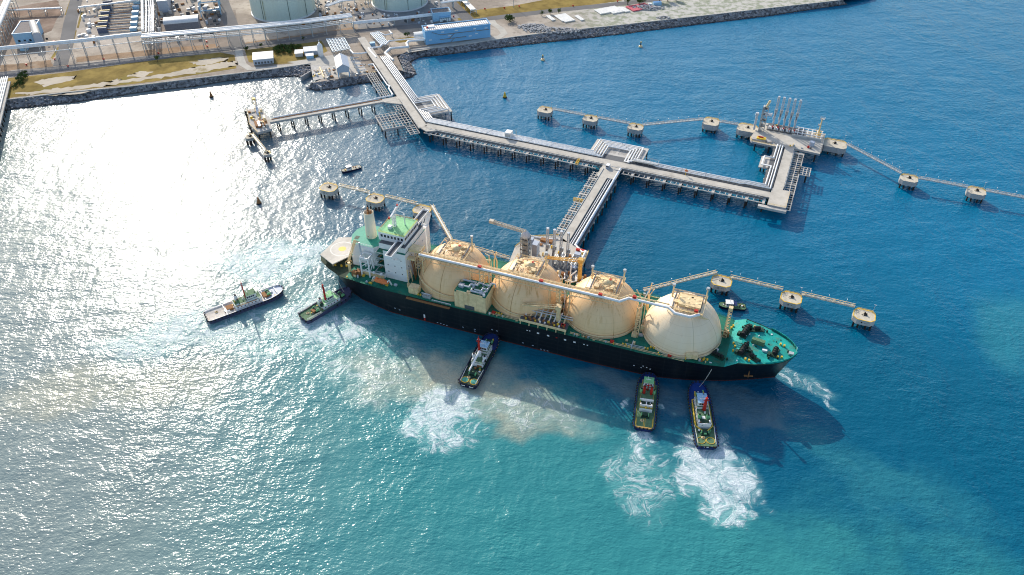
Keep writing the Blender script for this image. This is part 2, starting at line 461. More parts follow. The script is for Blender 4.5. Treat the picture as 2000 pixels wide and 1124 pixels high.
cr_c = [(772,135),(781,137),(789,140),(789,137),(785,126),(778,113),(785,104),(800,99),(850,94),(900,89),(950,81),(1010,72),(1100,61),(1200,51),(1350,34),(1500,17),(1643,1)]
toe_c = [(785,156),(805,152),(812,146),(811,138),(804,130),(803,123),(812,116),(825,112),(860,109),(900,104),(950,97),(1010,90),(1100,80),(1200,69),(1350,50),(1500,32),(1655,9)]
rocks = MB()
def rock(p, s):
    ph = [random.uniform(.7,1.25) for _ in range(8)]
    a = random.uniform(0,6.28); ca, sa = math.cos(a), math.sin(a)
    vs = []
    for i, (x,y,z) in enumerate(((1,1,1),(-1,1,1),(-1,-1,1),(1,-1,1),(1,1,-1),(-1,1,-1),(-1,-1,-1),(1,-1,-1))):
        x, y, z = x*s*ph[i]*.6, y*s*ph[(i+3)%8]*.5, z*s*ph[(i+5)%8]*.42
        vs.append((p.x+x*ca-y*sa, p.y+x*sa+y*ca, p.z+z))
    rocks.add(vs, [(0,1,2,3),(7,6,5,4),(0,4,5,1),(1,5,6,2),(2,6,7,3),(3,7,4,0)], M_ROCK)
def slope(name, top, toe, cap=True):
    m = MB(); vs = []; n = 8
    A = [W(*p, GZ+.05) for p in top]; B = [W(*p, 0) for p in toe]
    dense = []
    for i in range(len(A)-1):
        k = max(1, int((A[i+1]-A[i]).length/6))
        dense += [(A[i].lerp(A[i+1], j/k), B[i].lerp(B[i+1], j/k)) for j in range(k)]
    dense.append((A[-1], B[-1]))
    for a, b in dense:
        b = b+(b-a)*.12
        for j in range(n+1):
            p = a.lerp(b, j/n); r = .0 if j in (0,n) else random.uniform(-.25,.35)
            vs.append((p.x, p.y, p.z+r))
    k = n+1; fs = []
    for i in range(len(dense)-1):
        for j in range(n): fs.append((i*k+j, i*k+j+1, (i+1)*k+j+1, (i+1)*k+j))
    m.add(vs, fs, M_ROCK); struct(name, m)
    for i in range(len(dense)-1):
        a, b = dense[i]; a2, b2 = dense[i+1]
        area = (a2-a).length*(b-a).length
        for _ in range(int(min(area, 200)*.17)):
            u, v = random.random(), random.uniform(.05,1.03)
            p = a.lerp(a2, u).lerp(b.lerp(b2, u), v)
            rock(p+Vector((0,0,.15)), random.uniform(.7,1.5))
slope('revetment', cr_a, toe_a); slope('revetment', cr_b, toe_b); slope('revetment', cr_c, toe_c)
rk = rocks.build('riprap_boulders'); tag(rk, 'dark grey boulders covering the sea wall slope', 'boulders', kind='stuff')
# concrete capping along the crests
for ln, lb in ((crest_a[:-1], 'long low concrete capping along the rock slope below the grass bank'), (crest_c[2:], 'long low concrete capping along the rock slope from the trestle to the far end')):
    cw = MB(); q = [W(a, b, GZ) for a, b in ln]
    for a, b in zip(q, q[1:]): cw.beam(a+Vector((0,0,.3)), b+Vector((0,0,.3)), .9, .7, C_['conc'])
    tag(cw.build('sea_wall_capping'), lb, 'sea wall')
for (a, b, z), lb in zip((((588,155),(608,143),4.2), ((612,171),(597,172),2.0), ((610,163),(628,174),3.4)), ('concrete wing wall on the upper side of the outfall notch', 'stub wall at the tip of the intake quay rocks', 'concrete wing wall on the quay side of the outfall notch')):
    wg = MB(); p, q = W(*a, z*.5), W(*b, z*.5); wg.beam(p, q, 1.2, z*1.1, C_['concd'])
    tag(wg.build('wing_wall'), lb, 'wall')

def strip(name, pts, w, m, z):
    """flat strip of constant width along a polyline"""
    q = [Vector((p[0], p[1], 0)) for p in pts]; vs = []
    for i, p in enumerate(q):
        d = (q[min(i+1, len(q)-1)]-q[max(i-1, 0)]).normalized(); nn = Vector((-d.y, d.x, 0))*(w/2)
        vs += [(p.x+nn.x, p.y+nn.y, z), (p.x-nn.x, p.y-nn.y, z)]
    mb = MB(); mb.add(vs, [(2*i+1, 2*i+3, 2*i+2, 2*i) for i in range(len(q)-1)], m)
    return struct(name, mb)
def rough(px, amp=2.5, n=8):
    out = []
    for (a, b), (c, d) in zip(px, px[1:]+px[:1]):
        for i in range(n):
            out.append((a+(c-a)*i/n+random.uniform(-amp,amp)*1.6, b+(d-b)*i/n+random.uniform(-amp,amp)*.55))
    return out
def patch(name, px, m, z):
    q = P2(px, GZ); n = len(q)
    a = sum(q[i][0]*q[(i+1)%n][1]-q[(i+1)%n][0]*q[i][1] for i in range(n))
    if a < 0: q = q[::-1]
    bm = bmesh.new(); vs = [bm.verts.new((p[0],p[1],z)) for p in q]; bm.faces.new(vs)
    bmesh.ops.triangulate(bm, faces=bm.faces[:]); bm.verts.index_update()
    mb = MB(); mb.add([v.co[:] for v in bm.verts], [[v.index for v in f.verts] for f in bm.faces], m); bm.free()
    return struct(name, mb)
patch('grass_verge', [(-60,160),(120,143),(300,117),(430,103),(458,108),(462,134),(300,160),(30,190),(-60,205)], C_['grass'], GZ+.02)
patch('grass_verge', [(478,98),(600,84),(628,80),(640,100),(600,122),(540,126),(486,122)], C_['grass'], GZ+.02)
patch('grass_verge', [(900,48),(1000,30),(1200,4),(1300,-14),(1180,-22),(1000,12),(930,20),(880,-8),(870,-6)], C_['grass'], GZ+.02)
patch('grass_verge', [(760,78),(806,72),(818,80),(780,84)], C_['grass'], GZ+.02)
patch('sand_track', rough([(25,183),(150,169),(300,149),(400,128),(440,121),(462,121),(460,129),(380,143),(250,162),(60,186)], 3, 14), mat('pale_sand', (.50,.435,.34), .95, var=.1, scale=.05, dirt=(.24,.18,.06), damt=1.0, dscale=.045), GZ+.04)
M_SAND = bpy.data.materials['pale_sand']
for q in ([(70,160),(110,150),(150,148),(140,158),(90,170)],[(370,122),(400,116),(445,113),(440,120),(390,128)],[(60,190),(150,180),(220,170),(150,184)],[(250,150),(270,140),(300,140),(280,150)],[(210,160),(225,155),(238,155),(230,161)]):
    patch('bare_sand', rough(q, 3, 6), M_SAND, GZ+.035)
for q in ([(99,114),(113,92),(118,92),(104,116)],[(117,85),(122,60),(127,60),(120,86)],[(137,93),(147,60),(150,60),(142,94)],[(150,55),(158,22),(163,20),(154,55)],[(126,30),(136,2),(140,2),(131,30)]):
    patch('grass_verge', q, C_['grass'], GZ+.045)
for q in ([(0,128),(100,118),(104,130),(0,140)],[(150,112),(420,86),(430,95),(150,122)],[(480,84),(690,54),(700,60),(480,89)]):
    patch('worn_verge', rough(q, 1.5, 8), mat('worn_verge_soil',(.29,.20,.13),.95,var=.2,scale=.08,dirt=(.42,.36,.28),damt=.7,dscale=.07), GZ+.047)
patch('paved_yard', rough([(0,20),(110,0),(122,20),(100,60),(0,100)], 2, 5), mat('plant_soil',(.23,.165,.125),.95,var=.25,scale=.06,dirt=(.36,.31,.25),damt=.6,dscale=.05), GZ+.014)
strip('coast_road', P2([(-200,170),(0,146),(75,141),(137,132),(282,116),(425,98),(475,91),(525,84),(587,76),(650,65),(700,61),(760,56),(830,50),(900,44),(955,37),(1000,31),(1100,19),(1220,7),(1290,-2)]), 11, C_['asph'], GZ+.06)
strip('site_road', P2([(118,128),(128,95),(137,45),(147,8),(156,-25)]), 13, C_['asph'], GZ+.08)
strip('site_road', P2([(466,92),(452,50),(438,15),(424,-25)]), 14, C_['asph'], GZ+.08)
strip('site_road', P2([(920,44),(890,15),(860,-15)]), 13, C_['asph'], GZ+.08)
strip('service_path', P2([(466,97),(468,110),(474,126),(488,135),(520,134),(570,128),(610,120),(660,120)]), 7, C_['cpath'], GZ+.1)
strip('service_path', P2([(795,101),(850,92),(900,86),(950,78),(975,73),(985,66),(978,56),(965,48),(960,40)]), 7, C_['cpath'], GZ+.1)
patch('paved_yard', [(620,112),(668,106),(700,118),(722,144),(690,148),(640,152),(612,158),(606,126)], C_['conc'], GZ+.05)
patch('paved_yard', [(560,122),(660,108),(670,130),(612,128)], C_['cpath'], GZ+.12)
patch('paved_yard', [(300,40),(460,20),(470,90),(300,112)], mat('yard_gravel', (.25,.21,.175), .95, var=.2, scale=.08), GZ+.03)
patch('paved_yard', [(150,30),(205,20),(285,80),(150,95)], mat('yard_slab', (.43,.38,.32), .95, var=.15, scale=.05, dirt=(.2,.16,.12)), GZ+.03)
patch('paved_yard', [(690,20),(860,-5),(900,35),(830,46),(700,56)], mat('tank_apron', (.24,.24,.24), .95, var=.15, scale=.06), GZ+.03)
lm = MB()
for d, pts in ((2.2, [(0,146),(75,141),(137,132),(282,116),(425,98),(475,91),(525,84),(587,76),(650,65)]),(2.2,[(120,122),(128,95),(137,45),(147,8)]),(2.2,[(463,85),(452,50),(438,15)])):
    q = [W(a, b, GZ) for a, b in pts]
    for a, b in zip(q, q[1:]):
        k = int((b-a).length/9)
        for i in range(k):
            p0, p1 = a.lerp(b, (i+.2)/k), a.lerp(b, (i+.6)/k)
            dd = (p1-p0).normalized(); nn = Vector((-dd.y,dd.x,0))*.15; z = Vector((0,0,.07))
            lm.add([p0+nn+z,p0-nn+z,p1-nn+z,p1+nn+z], [(0,1,2,3)], C_['mark'])
struct('road_marking', lm)
# ------------------------------------------------------------------ jetty frames
AJ = R(-22.3); JO = W(1197, 330, 10); JO.z = 0
AK = AJ - R(45)
def J(e, n, z=0):
    return Vector((JO.x+e*math.cos(AJ)-n*math.sin(AJ), JO.y+e*math.sin(AJ)+n*math.cos(AJ), z))
def K2J(t, q): return ((t+q)/math.sqrt(2), (q-t)/math.sqrt(2))
def jthing(name, label, cat, group=None): return thing(name, label, cat, JO, AJ, group)
def kthing(name, label, cat, group=None): return thing(name, label, cat, JO, AK, group)
_pile = {}
def pile_proto(r, h, rake):
    k = (r, h, rake)
    if k not in _pile:
        m = MB(); m.tube([(rake, 0, -2), (0, 0, h)], r, C_['pile'], 8)
        _pile[k] = m.build('pile')
        return _pile[k], True
    return _pile[k], False
def piles(parent, spots, h, r=.55, rake=0.0, lim=98):
    for x, y in spots[:lim]:
        o, first = pile_proto(r, h, rake if abs(rake) > 0 else 0.0)
        if first: o.location = (x, y, 0); o.parent = parent
        else: inst(o, (x, y, 0), 0, parent)
def ladder(parent, x0, x1, y0, y1, z, nx, ny, m=None, w=.5, name='pipe_rack'):
    """open grillage of beams"""
    m = m or C_['conc']; b = MB()
    for i in range(nx+1):
        x = x0+(x1-x0)*i/nx; b.beam((x,y0,z),(x,y1,z), w, .6, m)
    for j in range(ny+1):
        y = y0+(y1-y0)*j/ny; b.beam((x0-.5,y,z-.05),(x1+.5,y,z-.05), w*.8, .55, m)
    return b.build(name, parent)
def deckslab(parent, x0, y0, x1, y1, z, th=.8, m=None):
    b = MB(); b.box(x0, y0, z-th, x1, y1, z, C_['concd'], m or C_['road']); return b.build('deck', parent)

# main trestle, running along the basin
tm = jthing('main_trestle', 'long concrete pipe trestle crossing the basin between two right-angle branches', 'jetty')
X0, X1 = -161, 127
b = MB(); b.box(X0, 5.6, 8.5, 114, 12.6, 9.4, C_['concd'], C_['road']); b.box(114, -4, 8.5, X1-.2, 19, 9.4, C_['concd'], C_['road'])
b.box(X0, 12.6, 8.3, 113, 21, 8.8, C_['concd'], C_['dsteel'])
b.box(108, -7, 6.6, 127.5, -4, 8.4, C_['conc'])
b.build('deck', tm)
b = MB()
for x in range(-156, 108, 2): b.box(x, 3.9, 7.2, x+1.75, 4.3, 9.6, C_['steel'])
b.box(X0+4, 4.3, 7.0, 110, 5.5, 7.4, C_['dsteel'])
for z in (7.5, 8.2, 8.9): b.box(X0+4, 3.6, z, 110, 4.6, z+.18, C_['dsteel'])
b.build('cable_tray', tm)
b = MB()
for i in range(66):
    x = -156+i*4.0
    if -14 < x < 6: continue
    b.beam((x,-.9,8.0),(x,4,8.0), .45, .5, C_['conc'])
b.box(-158,-1.2,7.6,-13,-.6,8.1,C_['conc']); b.box(7,-1.2,7.6,110,-.6,8.1,C_['conc'])
b.box(-158,3.3,7.5,-13,3.8,8.0,C_['concd']); b.box(7,3.3,7.5,110,3.8,8.0,C_['concd'])
b.build('pipe_rack', tm)
cap = MB(); cap.box(-.9,-1.6,6.6,.9,20.8,7.9,C_['conc']); capo = None
sp = []
for i in range(23):
    x = -153+i*12.0
    if capo is None: capo = cap.build('pile_cap', tm, (x,0,0))
    else: inst(capo, (x,0,0), 0, tm)
    sp += [(x-.2,-.2),(x+.6,3.2),(x-.2,14),(x+.6,19)]
piles(tm, sp, 7.0)
b = MB(); b.rail([(X0+2,5.9,9.4),(-9,5.9,9.4)], C_['steel'], gap=4); b.rail([(9,5.9,9.4),(113,5.9,9.4)], C_['steel'], gap=4)
b.rail([(115,-3.8,9.4),(126.6,-3.8,9.4),(126.6,18,9.4)], C_['yellow'], gap=3); b.build('railing', tm)
b = MB(); b.truss((-28,5.0,9),(-28,-2.4,9), 1.6, 4, C_['yellow'], .2); b.build('access_stair', tm)

# access trestle from the shore, at 45 degrees
ta = kthing('access_trestle', 'concrete approach trestle with roadway leading from the shore to the bend', 'jetty')
b = MB(); b.box(-318,-114.4,8.4,-118,-107.2,9.4,C_['concd'],C_['road'])
b.prism([(-122,-114.4),(-110,-110.5),(-108,-103),(-122,-102)],8.45,9.35,C_['concd'],C_['road'])
b.box(-262,-107.2,8.1,-121,-98.6,8.7,C_['concd'],C_['dsteel']); b.build('deck', ta)
b = MB()
for i in range(12): b.beam((-236+i*4.6,-127,8),(-236+i*4.6,-119,8),.5,.5,C_['conc'])
for y in (-127,-124.6,-122.6,-121,-119): b.beam((-238,y,8.1),(-184,y,8.1),.45,.5,C_['conc'])
b.build('pipe_rack', ta)
ladder(ta,-154,-128.5,-141,-115.5,8,6,9,w=.55,name='loop_platform')
ladder(ta,-165,-154,-122,-115.5,8,3,3,name='pipe_rack'); ladder(ta,-128.5,-112,-123,-115.5,8,5,2,name='pipe_rack')
b = MB(); b.box(-154,-141.4,6.6,-128.5,-140.4,8.0,C_['concd']); b.box(-129,-141.4,6.6,-127.8,-116,7.9,C_['concd']); b.build('edge_beam', ta)
piles(ta, [(x,y) for x in (-230,-212,-194) for y in (-125,-120)]+[(x,y) for x in (-226,-208,-190,-172,-156,-140,-124) for y in (-113,-108.5,-101)]
      +[(x,y) for x in (-153,-141,-129.5) for y in (-139.5,-129,-118)], 7.0)
b = MB()
for x in (-226,-208,-190,-172,-156,-140,-124): b.box(x-.9,-114.2,6.5,x+.9,-98.8,8.3,C_['conc'])
b.build('pile_cap', ta)
b = MB(); b.rail([(-255,-114.2,9.4),(-190,-114.2,9.4)],C_['steel'],gap=4); b.rail([(-170,-114.2,9.4),(-122,-114.2,9.4)],C_['steel'],gap=4); b.build('railing', ta)

def loop_deck(parent_label, mk, x0, y0, x1, y1, inner):
    o = mk('loop_platform', parent_label, 'platform')
    b = MB(); xa, ya, xb, yb = inner
    m = C_['conc']
    b.box(x0,y0,7.9,x1,ya,8.7,m); b.box(x0,yb,7.9,x1,y1,8.7,m); b.box(x0,ya,7.9,xa,yb,8.7,m); b.box(xb,ya,7.9,x1,yb,8.7,m)
    b.build('deck', o)
    b = MB()
    for i in range(8):
        y = ya+(yb-ya)*(i+.5)/8; b.box(xa,y-.3,8.0,xb,y+.3,8.5,m)
    b.box((xa+xb)/2-.9,ya,8.0,(xa+xb)/2+.9,yb,8.6,m); b.build('grillage', o)
    piles(o, [(x,y) for x in (x0+1,(x0+x1)/2,x1-1) for y in (y0+1,y1-1)], 8.0)
    return o
loop_deck('square open-centred platform carrying white pipe loops beside the T junction', jthing, -25, 21.2, 17, 41.5, (-11,24,3,31))
loop_deck('square open-centred platform carrying white pipe loops beside the approach roadway', kthing, -171, -98.5, -136, -79, (-160,-96,-147,-88))

# near branch towards the ship
tn = jthing('near_branch_trestle', 'short concrete trestle leading from the T junction towards the moored tanker', 'jetty')
b = MB(); b.box(-6.2,-100,8.4,-.6,5.6,9.4,C_['concd'],C_['road']); b.box(-8.8,-13,8.45,6,5.5,9.38,C_['concd'],C_['road'])
b.box(-.6,-100,7.6,7.2,-12,8.0,C_['concd'],C_['dsteel']); b.build('deck', tn)
b = MB()
for i in range(34): b.beam((-13.6,-7-i*2.9,8),(-6.4,-7-i*2.9,8), 1.5 if i % 4 == 3 else .42,.5,C_['conc'])
for x in (-12.4,-9.8,-7.2): b.beam((x,-6,8.05),(x,-103,8.05),.42,.5,C_['conc'])
b.build('pipe_rack', tn)
b = MB(); b.box(-6.9,-100,8.6,-6.5,-14,9.8,C_['steel']); b.box(-6.9,-14,8.6,-6.6,-1,9.8,C_['steel']); b.box(1.0,-.2,8.4,6,.2,9.8,C_['steel']); b.build('cable_tray', tn)
b = MB()
for i in range(9): b.box(-13.6,-17-i*10.5,6.4,7.6,-15.2-i*10.5,7.5,C_['conc'])
b.build('pile_cap', tn)
piles(tn, [(x,-16-i*10.5) for i in range(9) for x in (-12,-6,1,7)], 6.5)
b = MB(); b.truss((-14.6,-48,8.6),(-7,-48,8.6),1.6,4,C_['yellow'],.2); b.build('access_stair', tn)

# far branch
tf = jthing('far_branch_trestle', 'concrete trestle leading from the corner to the far empty berth', 'jetty')
b = MB(); b.box(114.8,19,8.4,121.6,84,9.4,C_['concd'],C_['road']); b.box(106.6,19,8.0,114.8,80,8.6,C_['concd'],C_['dsteel'])
b.box(100,47,7.6,107,64,8.5,C_['conc']); b.build('deck', tf)
ladder(tf,122.6,129.6,-4,78,8,2,26,w=.5); ladder(tf,129.6,137,48,60,8,3,4,w=.5,name='loop_platform')
b = MB(); b.box(121.8,24,8.6,122.2,80,9.7,C_['steel']); b.box(118,-4.2,8.6,118.2,-4,9.7,C_['steel']); b.build('cable_tray', tf)
b = MB()
for i in range(7): b.box(106,8+i*12,6.4,130,9.8+i*12,7.5,C_['conc'])
b.box(100.5,55,6.4,106,56.5,7.5,C_['conc']); b.build('pile_cap', tf)
piles(tf, [(x,9+i*12) for i in range(7) for x in (108,113,121,128.5)]+[(101.5,55.7),(104,55.7),(135,52),(135,58)], 6.5)

# west trestle and its small berth
tw = kthing('west_trestle', 'narrow concrete trestle on raked piles leading to the small western berth', 'jetty')
b = MB(); b.box(-180,-224,7.9,-173.6,-107.4,9.1,C_['concd'],C_['road'])
b.prism([(-173.8,-128),(-164,-114.6),(-173.8,-114.5)],8.0,9.05,C_['concd'],C_['road']); b.build('deck', tw)
b = MB(); b.box(-179.3,-222,9.1,-178.6,-128,9.5,C_['rust']); b.box(-173.9,-224,9.1,-173.6,-128,9.7,C_['conc']); b.build('cable_tray', tw)
b = MB()
for i in range(8): b.box(-180.4,-138-i*11.5,6.4,-173.2,-136.2-i*11.5,7.9,C_['conc'])
b.build('pile_cap', tw)
piles(tw, [(x,-137-i*11.5+(.6 if x > -176 else -.6)) for i in range(8) for x in (-179,-174.4)], 6.5)

# ---------------- pipelines
def pipe(label, pts, r, group='white pipelines on the jetty', m=None):
    mb = MB(); mb.tube(pts, r, m or C_['pipe'], 8)
    q = [Vector(p) for p in pts]
    for a, c in zip(q, q[1:]):
        L = (c-a).length
        for i in range(1, int(L/18)+1):
            p = a.lerp(c, i*18/L) if i*18 < L else None
            if p is not None: mb.tube([p-(c-a).normalized()*.25, p+(c-a).normalized()*.25], r*1.12, C_['steel'], 8)
    return tag(mb.build('pipeline', None, JO, AJ), label, 'pipeline', group)
def kp(t, q, z): e, n = K2J(t, q); return (e, n, z)
Z = 10.0
def bend(q, n):   # where an access lane meets a main lane
    e = q*math.sqrt(2)-n; return (e, n, Z)
lanes = [(-105.6,13.8,.55),(-104.0,15.4,.55),(-102.4,17.0,.5),(-101.0,18.4,.4),(-99.5,19.9,.55)]
names = ['innermost white pipeline beside the approach roadway', 'second white pipeline from the approach roadway', 'middle white pipeline of the five along the trestle', 'thinner white pipeline between the middle and the outermost', 'outermost white pipeline along the trestle edge']
for k, (q, n, r) in enumerate(lanes):
    pts = [kp(-264,q,Z)]
    if k >= 1:
        d = (k-1)*2.6; o0, o1 = -157+(4-k)*0-0, 0
        ta0, tb0, qo = -160-(k-1)*2.9, -147+(k-1)*2.7, -90+(k-1)*2.7
        pts += [kp(ta0,q,Z), kp(ta0,qo,Z), kp(tb0,qo,Z), kp(tb0,q,Z)]
    pts += [bend(q,n)]
    d = k
    ea, eb, no = -13-(k)*2.2, 5+(k)*2.0, 31+(k)*2.0
    if k >= 0: pts += [(ea,n,Z),(ea,no,Z),(eb,no,Z),(eb,n,Z)]
    if k in (0,): pts += [(8.5,n,Z),(8.5,13.0,Z)]
    elif k in (1,): pts += [(10.5,n,Z)]
    else:
        n2 = 13.6+(k-2)*2.0; e2 = 109.2+(k-2)*-0+(k-2)*1.9*0
        ee = [112.9, 111.0, 108.9][k-2]
        pts += [(26,n,Z),(30,n2+2,Z),(92,n2+2,Z),(95,n2+3.2,Z),(ee,n2+3.2,Z),(ee,26,Z)]
        if k < 4: pts += [(ee,84,Z)]
        else: pts += [(ee,49,Z),(102,49,Z),(102,62,Z),(ee,62,Z),(ee,84,Z)]
    pipe(names[k], pts, r)
pipe('large white pipeline along the right side of the near branch', [(4.9,3.8,8.6),(4.9,-102,9.3)], 1.05, m=mat('blue_white_pipe',(.55,.60,.66),.3,.3,var=.05))
pipe('slim pipeline between the near roadway and the large white pipe', [(2.2,-13,8.6),(2.2,-101,8.8)], .4)
pipe('slimmest pipeline hugging the near roadway edge', [(.7,-13,8.5),(.7,-101,8.6)], .28)
pipe('white pipeline from the riverside valves down to the western trestle', [kp(-252,-121,9.6),kp(-252,-116.4,9.6),kp(-204,-116.4,9.6),kp(-201,-114.9,9.6),kp(-197,-117,9.6),kp(-184,-117,9.6),kp(-182,-119,9.6),kp(-182,-133,9.6),kp(-180.6,-135,9.6),kp(-180.6,-220,9.6)], .7)
v = jthing('valve_station', 'white framed valve skid beside the pipe loops at the T junction', 'valve station')
b = MB(); b.box(10.5,15.5,11.2,30,17.6,11.5,C_['steel']); b.rail([(10.5,15.5,11.5),(30,15.5,11.5),(30,21,11.5),(10.5,21,11.5)],C_['steel'],closed=True)
for x in (11,15,19,23,29.5):
    for y in (15.8,20.8): b.beam((x,y,9),(x,y,11.4),.25,.25,C_['steel'])
b.build('walkway_frame', v)
b = MB()
for i in range(6): b.cyl((12+i*2.6,19,9.2),.7,1.6,C_['pipe'],10); b.tube([(12+i*2.6,19,10.8),(12+i*2.6,19,12)],.12,C_['steel'],6)
each(b, 'valve', v)
b = MB(); b.cb(-4.2,1.2,9.4,2.6,3.6,2.6,C_['greyw'],top=C_['white']); b.box(-5.3,-.6,10.6,-3.1,-.62,11.6,C_['glass'])
hb = b.build('control_kiosk', None, JO, AJ); tag(hb, 'small pale cabin standing on the T junction roadway', 'cabin')
b = MB(); b.cb(-91,16.5,9.6,5,5.5,4.6,C_['white']); b.box(-93,13.7,10.4,-89,13.72,13,C_['steel'])
tag(b.build('control_kiosk', None, JO, AJ), 'white box cabin straddling the pipes halfway along the trestle', 'cabin')
b = MB(); b.beam((52,13,9.4),(52,13,14.5),.35,.35,C_['yellow']); b.box(51,12.8,12.2,53.2,13.2,13.6,C_['orange'])
tag(b.build('warning_post', None, JO, AJ), 'yellow post with an orange panel beside the trestle roadway', 'post')
b = MB(); b.beam((-86,19.5,9.4),(-86,19.5,16),.2,.2,C_['yellow'])
tag(b.build('light_post', None, JO, AJ), 'slim yellow post behind the white pipe cabin', 'post')

# ---------------- loading platforms
def plat(o, poly, z, th, m=None):
    b = MB(); b.prism(poly, z-th, z, C_['concd'], m or C_['road']); return b.build('deck', o)
pn = jthing('near_loading_platform', 'concrete loading platform crowded with pipework beside the moored tanker', 'platform')
plat(pn, [(-31,-118),(-27,-104),(-9,-95),(4,-102),(15,-104),(17,-131),(-28,-138)], 9.4, 1.6)
piles(pn, [(x,y) for x in (-26,-14,-4,6,14) for y in (-108,-120,-132)], 8)
b = MB()
for i in range(7): b.tube([(-2+i*2.4,-112,10),(-2+i*2.4,-120,10),(-2+i*2.4,-120,13),(-2+i*2.4,-126,13)],.45,C_['pipe'],6)
b.tube([(4.9,-101,9.6),(12,-108,10.4),(14,-108,12),(14.5,-116,12),(14.5,-122,10)],.7,C_['pipe'],8)
b.tube([(-8,-99,10),(-15,-103,10),(-26,-103,10)],.5,C_['pipe'],8); b.build('pipework', pn)
b = MB(); b.box(-6,-132,9.4,16,-121,10.1,C_['dsteel']); b.box(-20,-136,9.4,-6,-126,10.2,C_['dsteel'])
for x, y in ((-26,-112),(-24,-108),(12,-126),(10,-112)): b.cb(x,y,9.4,4,3,2.6,C_['greyw'])
each(b, 'machine', pn); b = MB()
for k in range(26): b.cb(random.uniform(-26,15),random.uniform(-130,-108),9.4,random.uniform(.6,1.8),random.uniform(.6,1.8),random.uniform(.8,2.6),random.choice([C_['steel'],C_['rust'],C_['yellow'],C_['conc']]))
each(b, 'fitting', pn); b = MB()
b.rail([(-31,-118,9.4),(-27,-104,9.4),(-9,-95,9.4)],C_['yellow'],t=.14); b.build('railing', pn); b = MB(); b.rail([(15,-104,9.4),(17,-131,9.4)],C_['yellow'],t=.14); b.build('railing', pn)
b = MB(); b.box(-18,-106,9.4,-10,-103,11,C_['rust']); b.box(7,-106.5,9.6,13,-105,10.8,C_['red']); each(b, 'fire_valve', pn)
pf = jthing('far_loading_platform', 'concrete loading platform of the far empty berth with dark valve deck', 'platform')
plat(pf, [(87,88),(89,82.5),(107,81.5),(117,84.5),(141,82.5),(142,117),(93,118),(89,102)], 9.4, 1.6)
piles(pf, [(x,y) for x in (92,103,114,125,138) for y in (86,100,113)], 8)
b = MB(); b.box(97,106,9.4,126,117.5,10.0,C_['dsteel'])
for i in range(6): b.beam((121+i*3.6,103,11),(121+i*3.6,117,11),.5,.5,C_['pipe'])
for y in (103,107.5,112,117): b.beam((119,y,11.1),(140,y,11.1),.5,.5,C_['pipe'])
b.box(117,102.4,9.4,140,102.9,11.6,C_['steel']); b.box(118,84,7.6,136,84.5,9.2,C_['concd']); b.box(89,85,9.4,104,88,10.4,C_['concd']); b.box(92,86,9.4,99,90,11.2,C_['yellow'])
each(b, 'machine', pf); b = MB(); b.rail([(87,88,9.4),(89,82.5,9.4),(107,81.7,9.4)],C_['yellow'],t=.12); b.build('railing', pf); b = MB(); b.rail([(141.5,83,9.4),(141.8,116,9.4)],C_['steel'],t=.12); b.build('railing', pf); b = MB()
for k in range(22): b.cb(random.uniform(90,139),random.choice([random.uniform(85,88),random.uniform(110,116)]),9.4,random.uniform(.6,1.6),random.uniform(.6,1.6),random.uniform(.6,2),random.choice([C_['steel'],C_['dsteel'],C_['yellow'],C_['conc']]))
each(b, 'fitting', pf)
b = MB()
for i in range(5):
    x = 99.5+i*4.6
    for s_ in (-1.1,0,1.1): b.tube([(x+s_,112,10.4),(x+s_,106.5,10.4),(x+s_,105.6,11.2),(x+s_,107,12)],.36,C_['pipe'],6)
b.build('pipework', pf)
b = MB()
for i in range(5): b.cyl((101+i*4.3,109.5,10.0),.55,2.0,C_['red'],8)
b.box(93,88,11.2,97,88.7,12,C_['red']); b.cb(131.5,89,9.4,1.6,1.2,1.6,C_['red']); each(b, 'fire_valve', pf)

def loading_arm(label, e, n, h, group, first=None):
    if first is None:
        o = jthing('loading_arm', label, 'loading arm', group)
        m = MB(); m.cyl((0,0,9.4),.75,h*.42,C_['lattice'],10); m.cyl((0,0,9.4+h*.42),.75,2.0,C_['steel'],10); m.build('riser', o)
        m = MB(); z0 = 9.4+h*.42
        m.tube([(.7,0,z0),(.7,.4,9.4+h)],.3,C_['lattice'],8); m.truss((.1,.1,z0),(.1,.5,9.4+h),1.2,9,C_['lattice'],.16); m.build('inboard_boom', o)
        m = MB(); m.tube([(-.6,.4,9.4+h*1.0),(-.7,0,9.4+h*.30)],.28,C_['lattice'],8); m.tube([(-.7,0,9.4+h*.30),(-.7,-1.0,9.4+h*.24)],.55,C_['steel'],8)
        m.cyl((0,.45,9.4+h-.9),.95,1.5,C_['lattice'],10); m.build('outboard_boom', o)
        m = MB(); m.box(-1.2,1.0,9.4+h*.44,1.2,2.3,9.4+h*.54,C_['steel']); m.tube([(0,.4,9.4+h*.5),(0,-2.4,9.4+h*.36)],.3,C_['dsteel'],6); m.build('counterweight', o)
    else: o = copy_tree(first); o['label'] = label; o['group'] = group
    o.location = J(e, n, 0); return o
GN = 'loading arms at the near platform'; f_ = None
for k, e in enumerate((-5.6,-1.1,3.4,7.9)):
    lb = ['leftmost grey loading arm of the four facing the tanker','second grey loading arm from the left beside the tanker','third grey loading arm from the left beside the tanker','rightmost grey loading arm of the four facing the tanker'][k]
    o = loading_arm(lb, e, -127.5, 27.5, GN, f_); f_ = f_ or o
f_ = None
for k, e in enumerate((100.6,104.8,109,113.2,117.4)):
    lb = ['leftmost upright loading arm of five at the far berth','second upright loading arm from the left at the far berth','middle upright loading arm of five at the far berth','fourth upright loading arm from the left at the far berth','rightmost upright loading arm of five at the far berth'][k]
    o = loading_arm(lb, e, 116.2, 24.5, 'loading arms at the far berth', f_); f_ = f_ or o

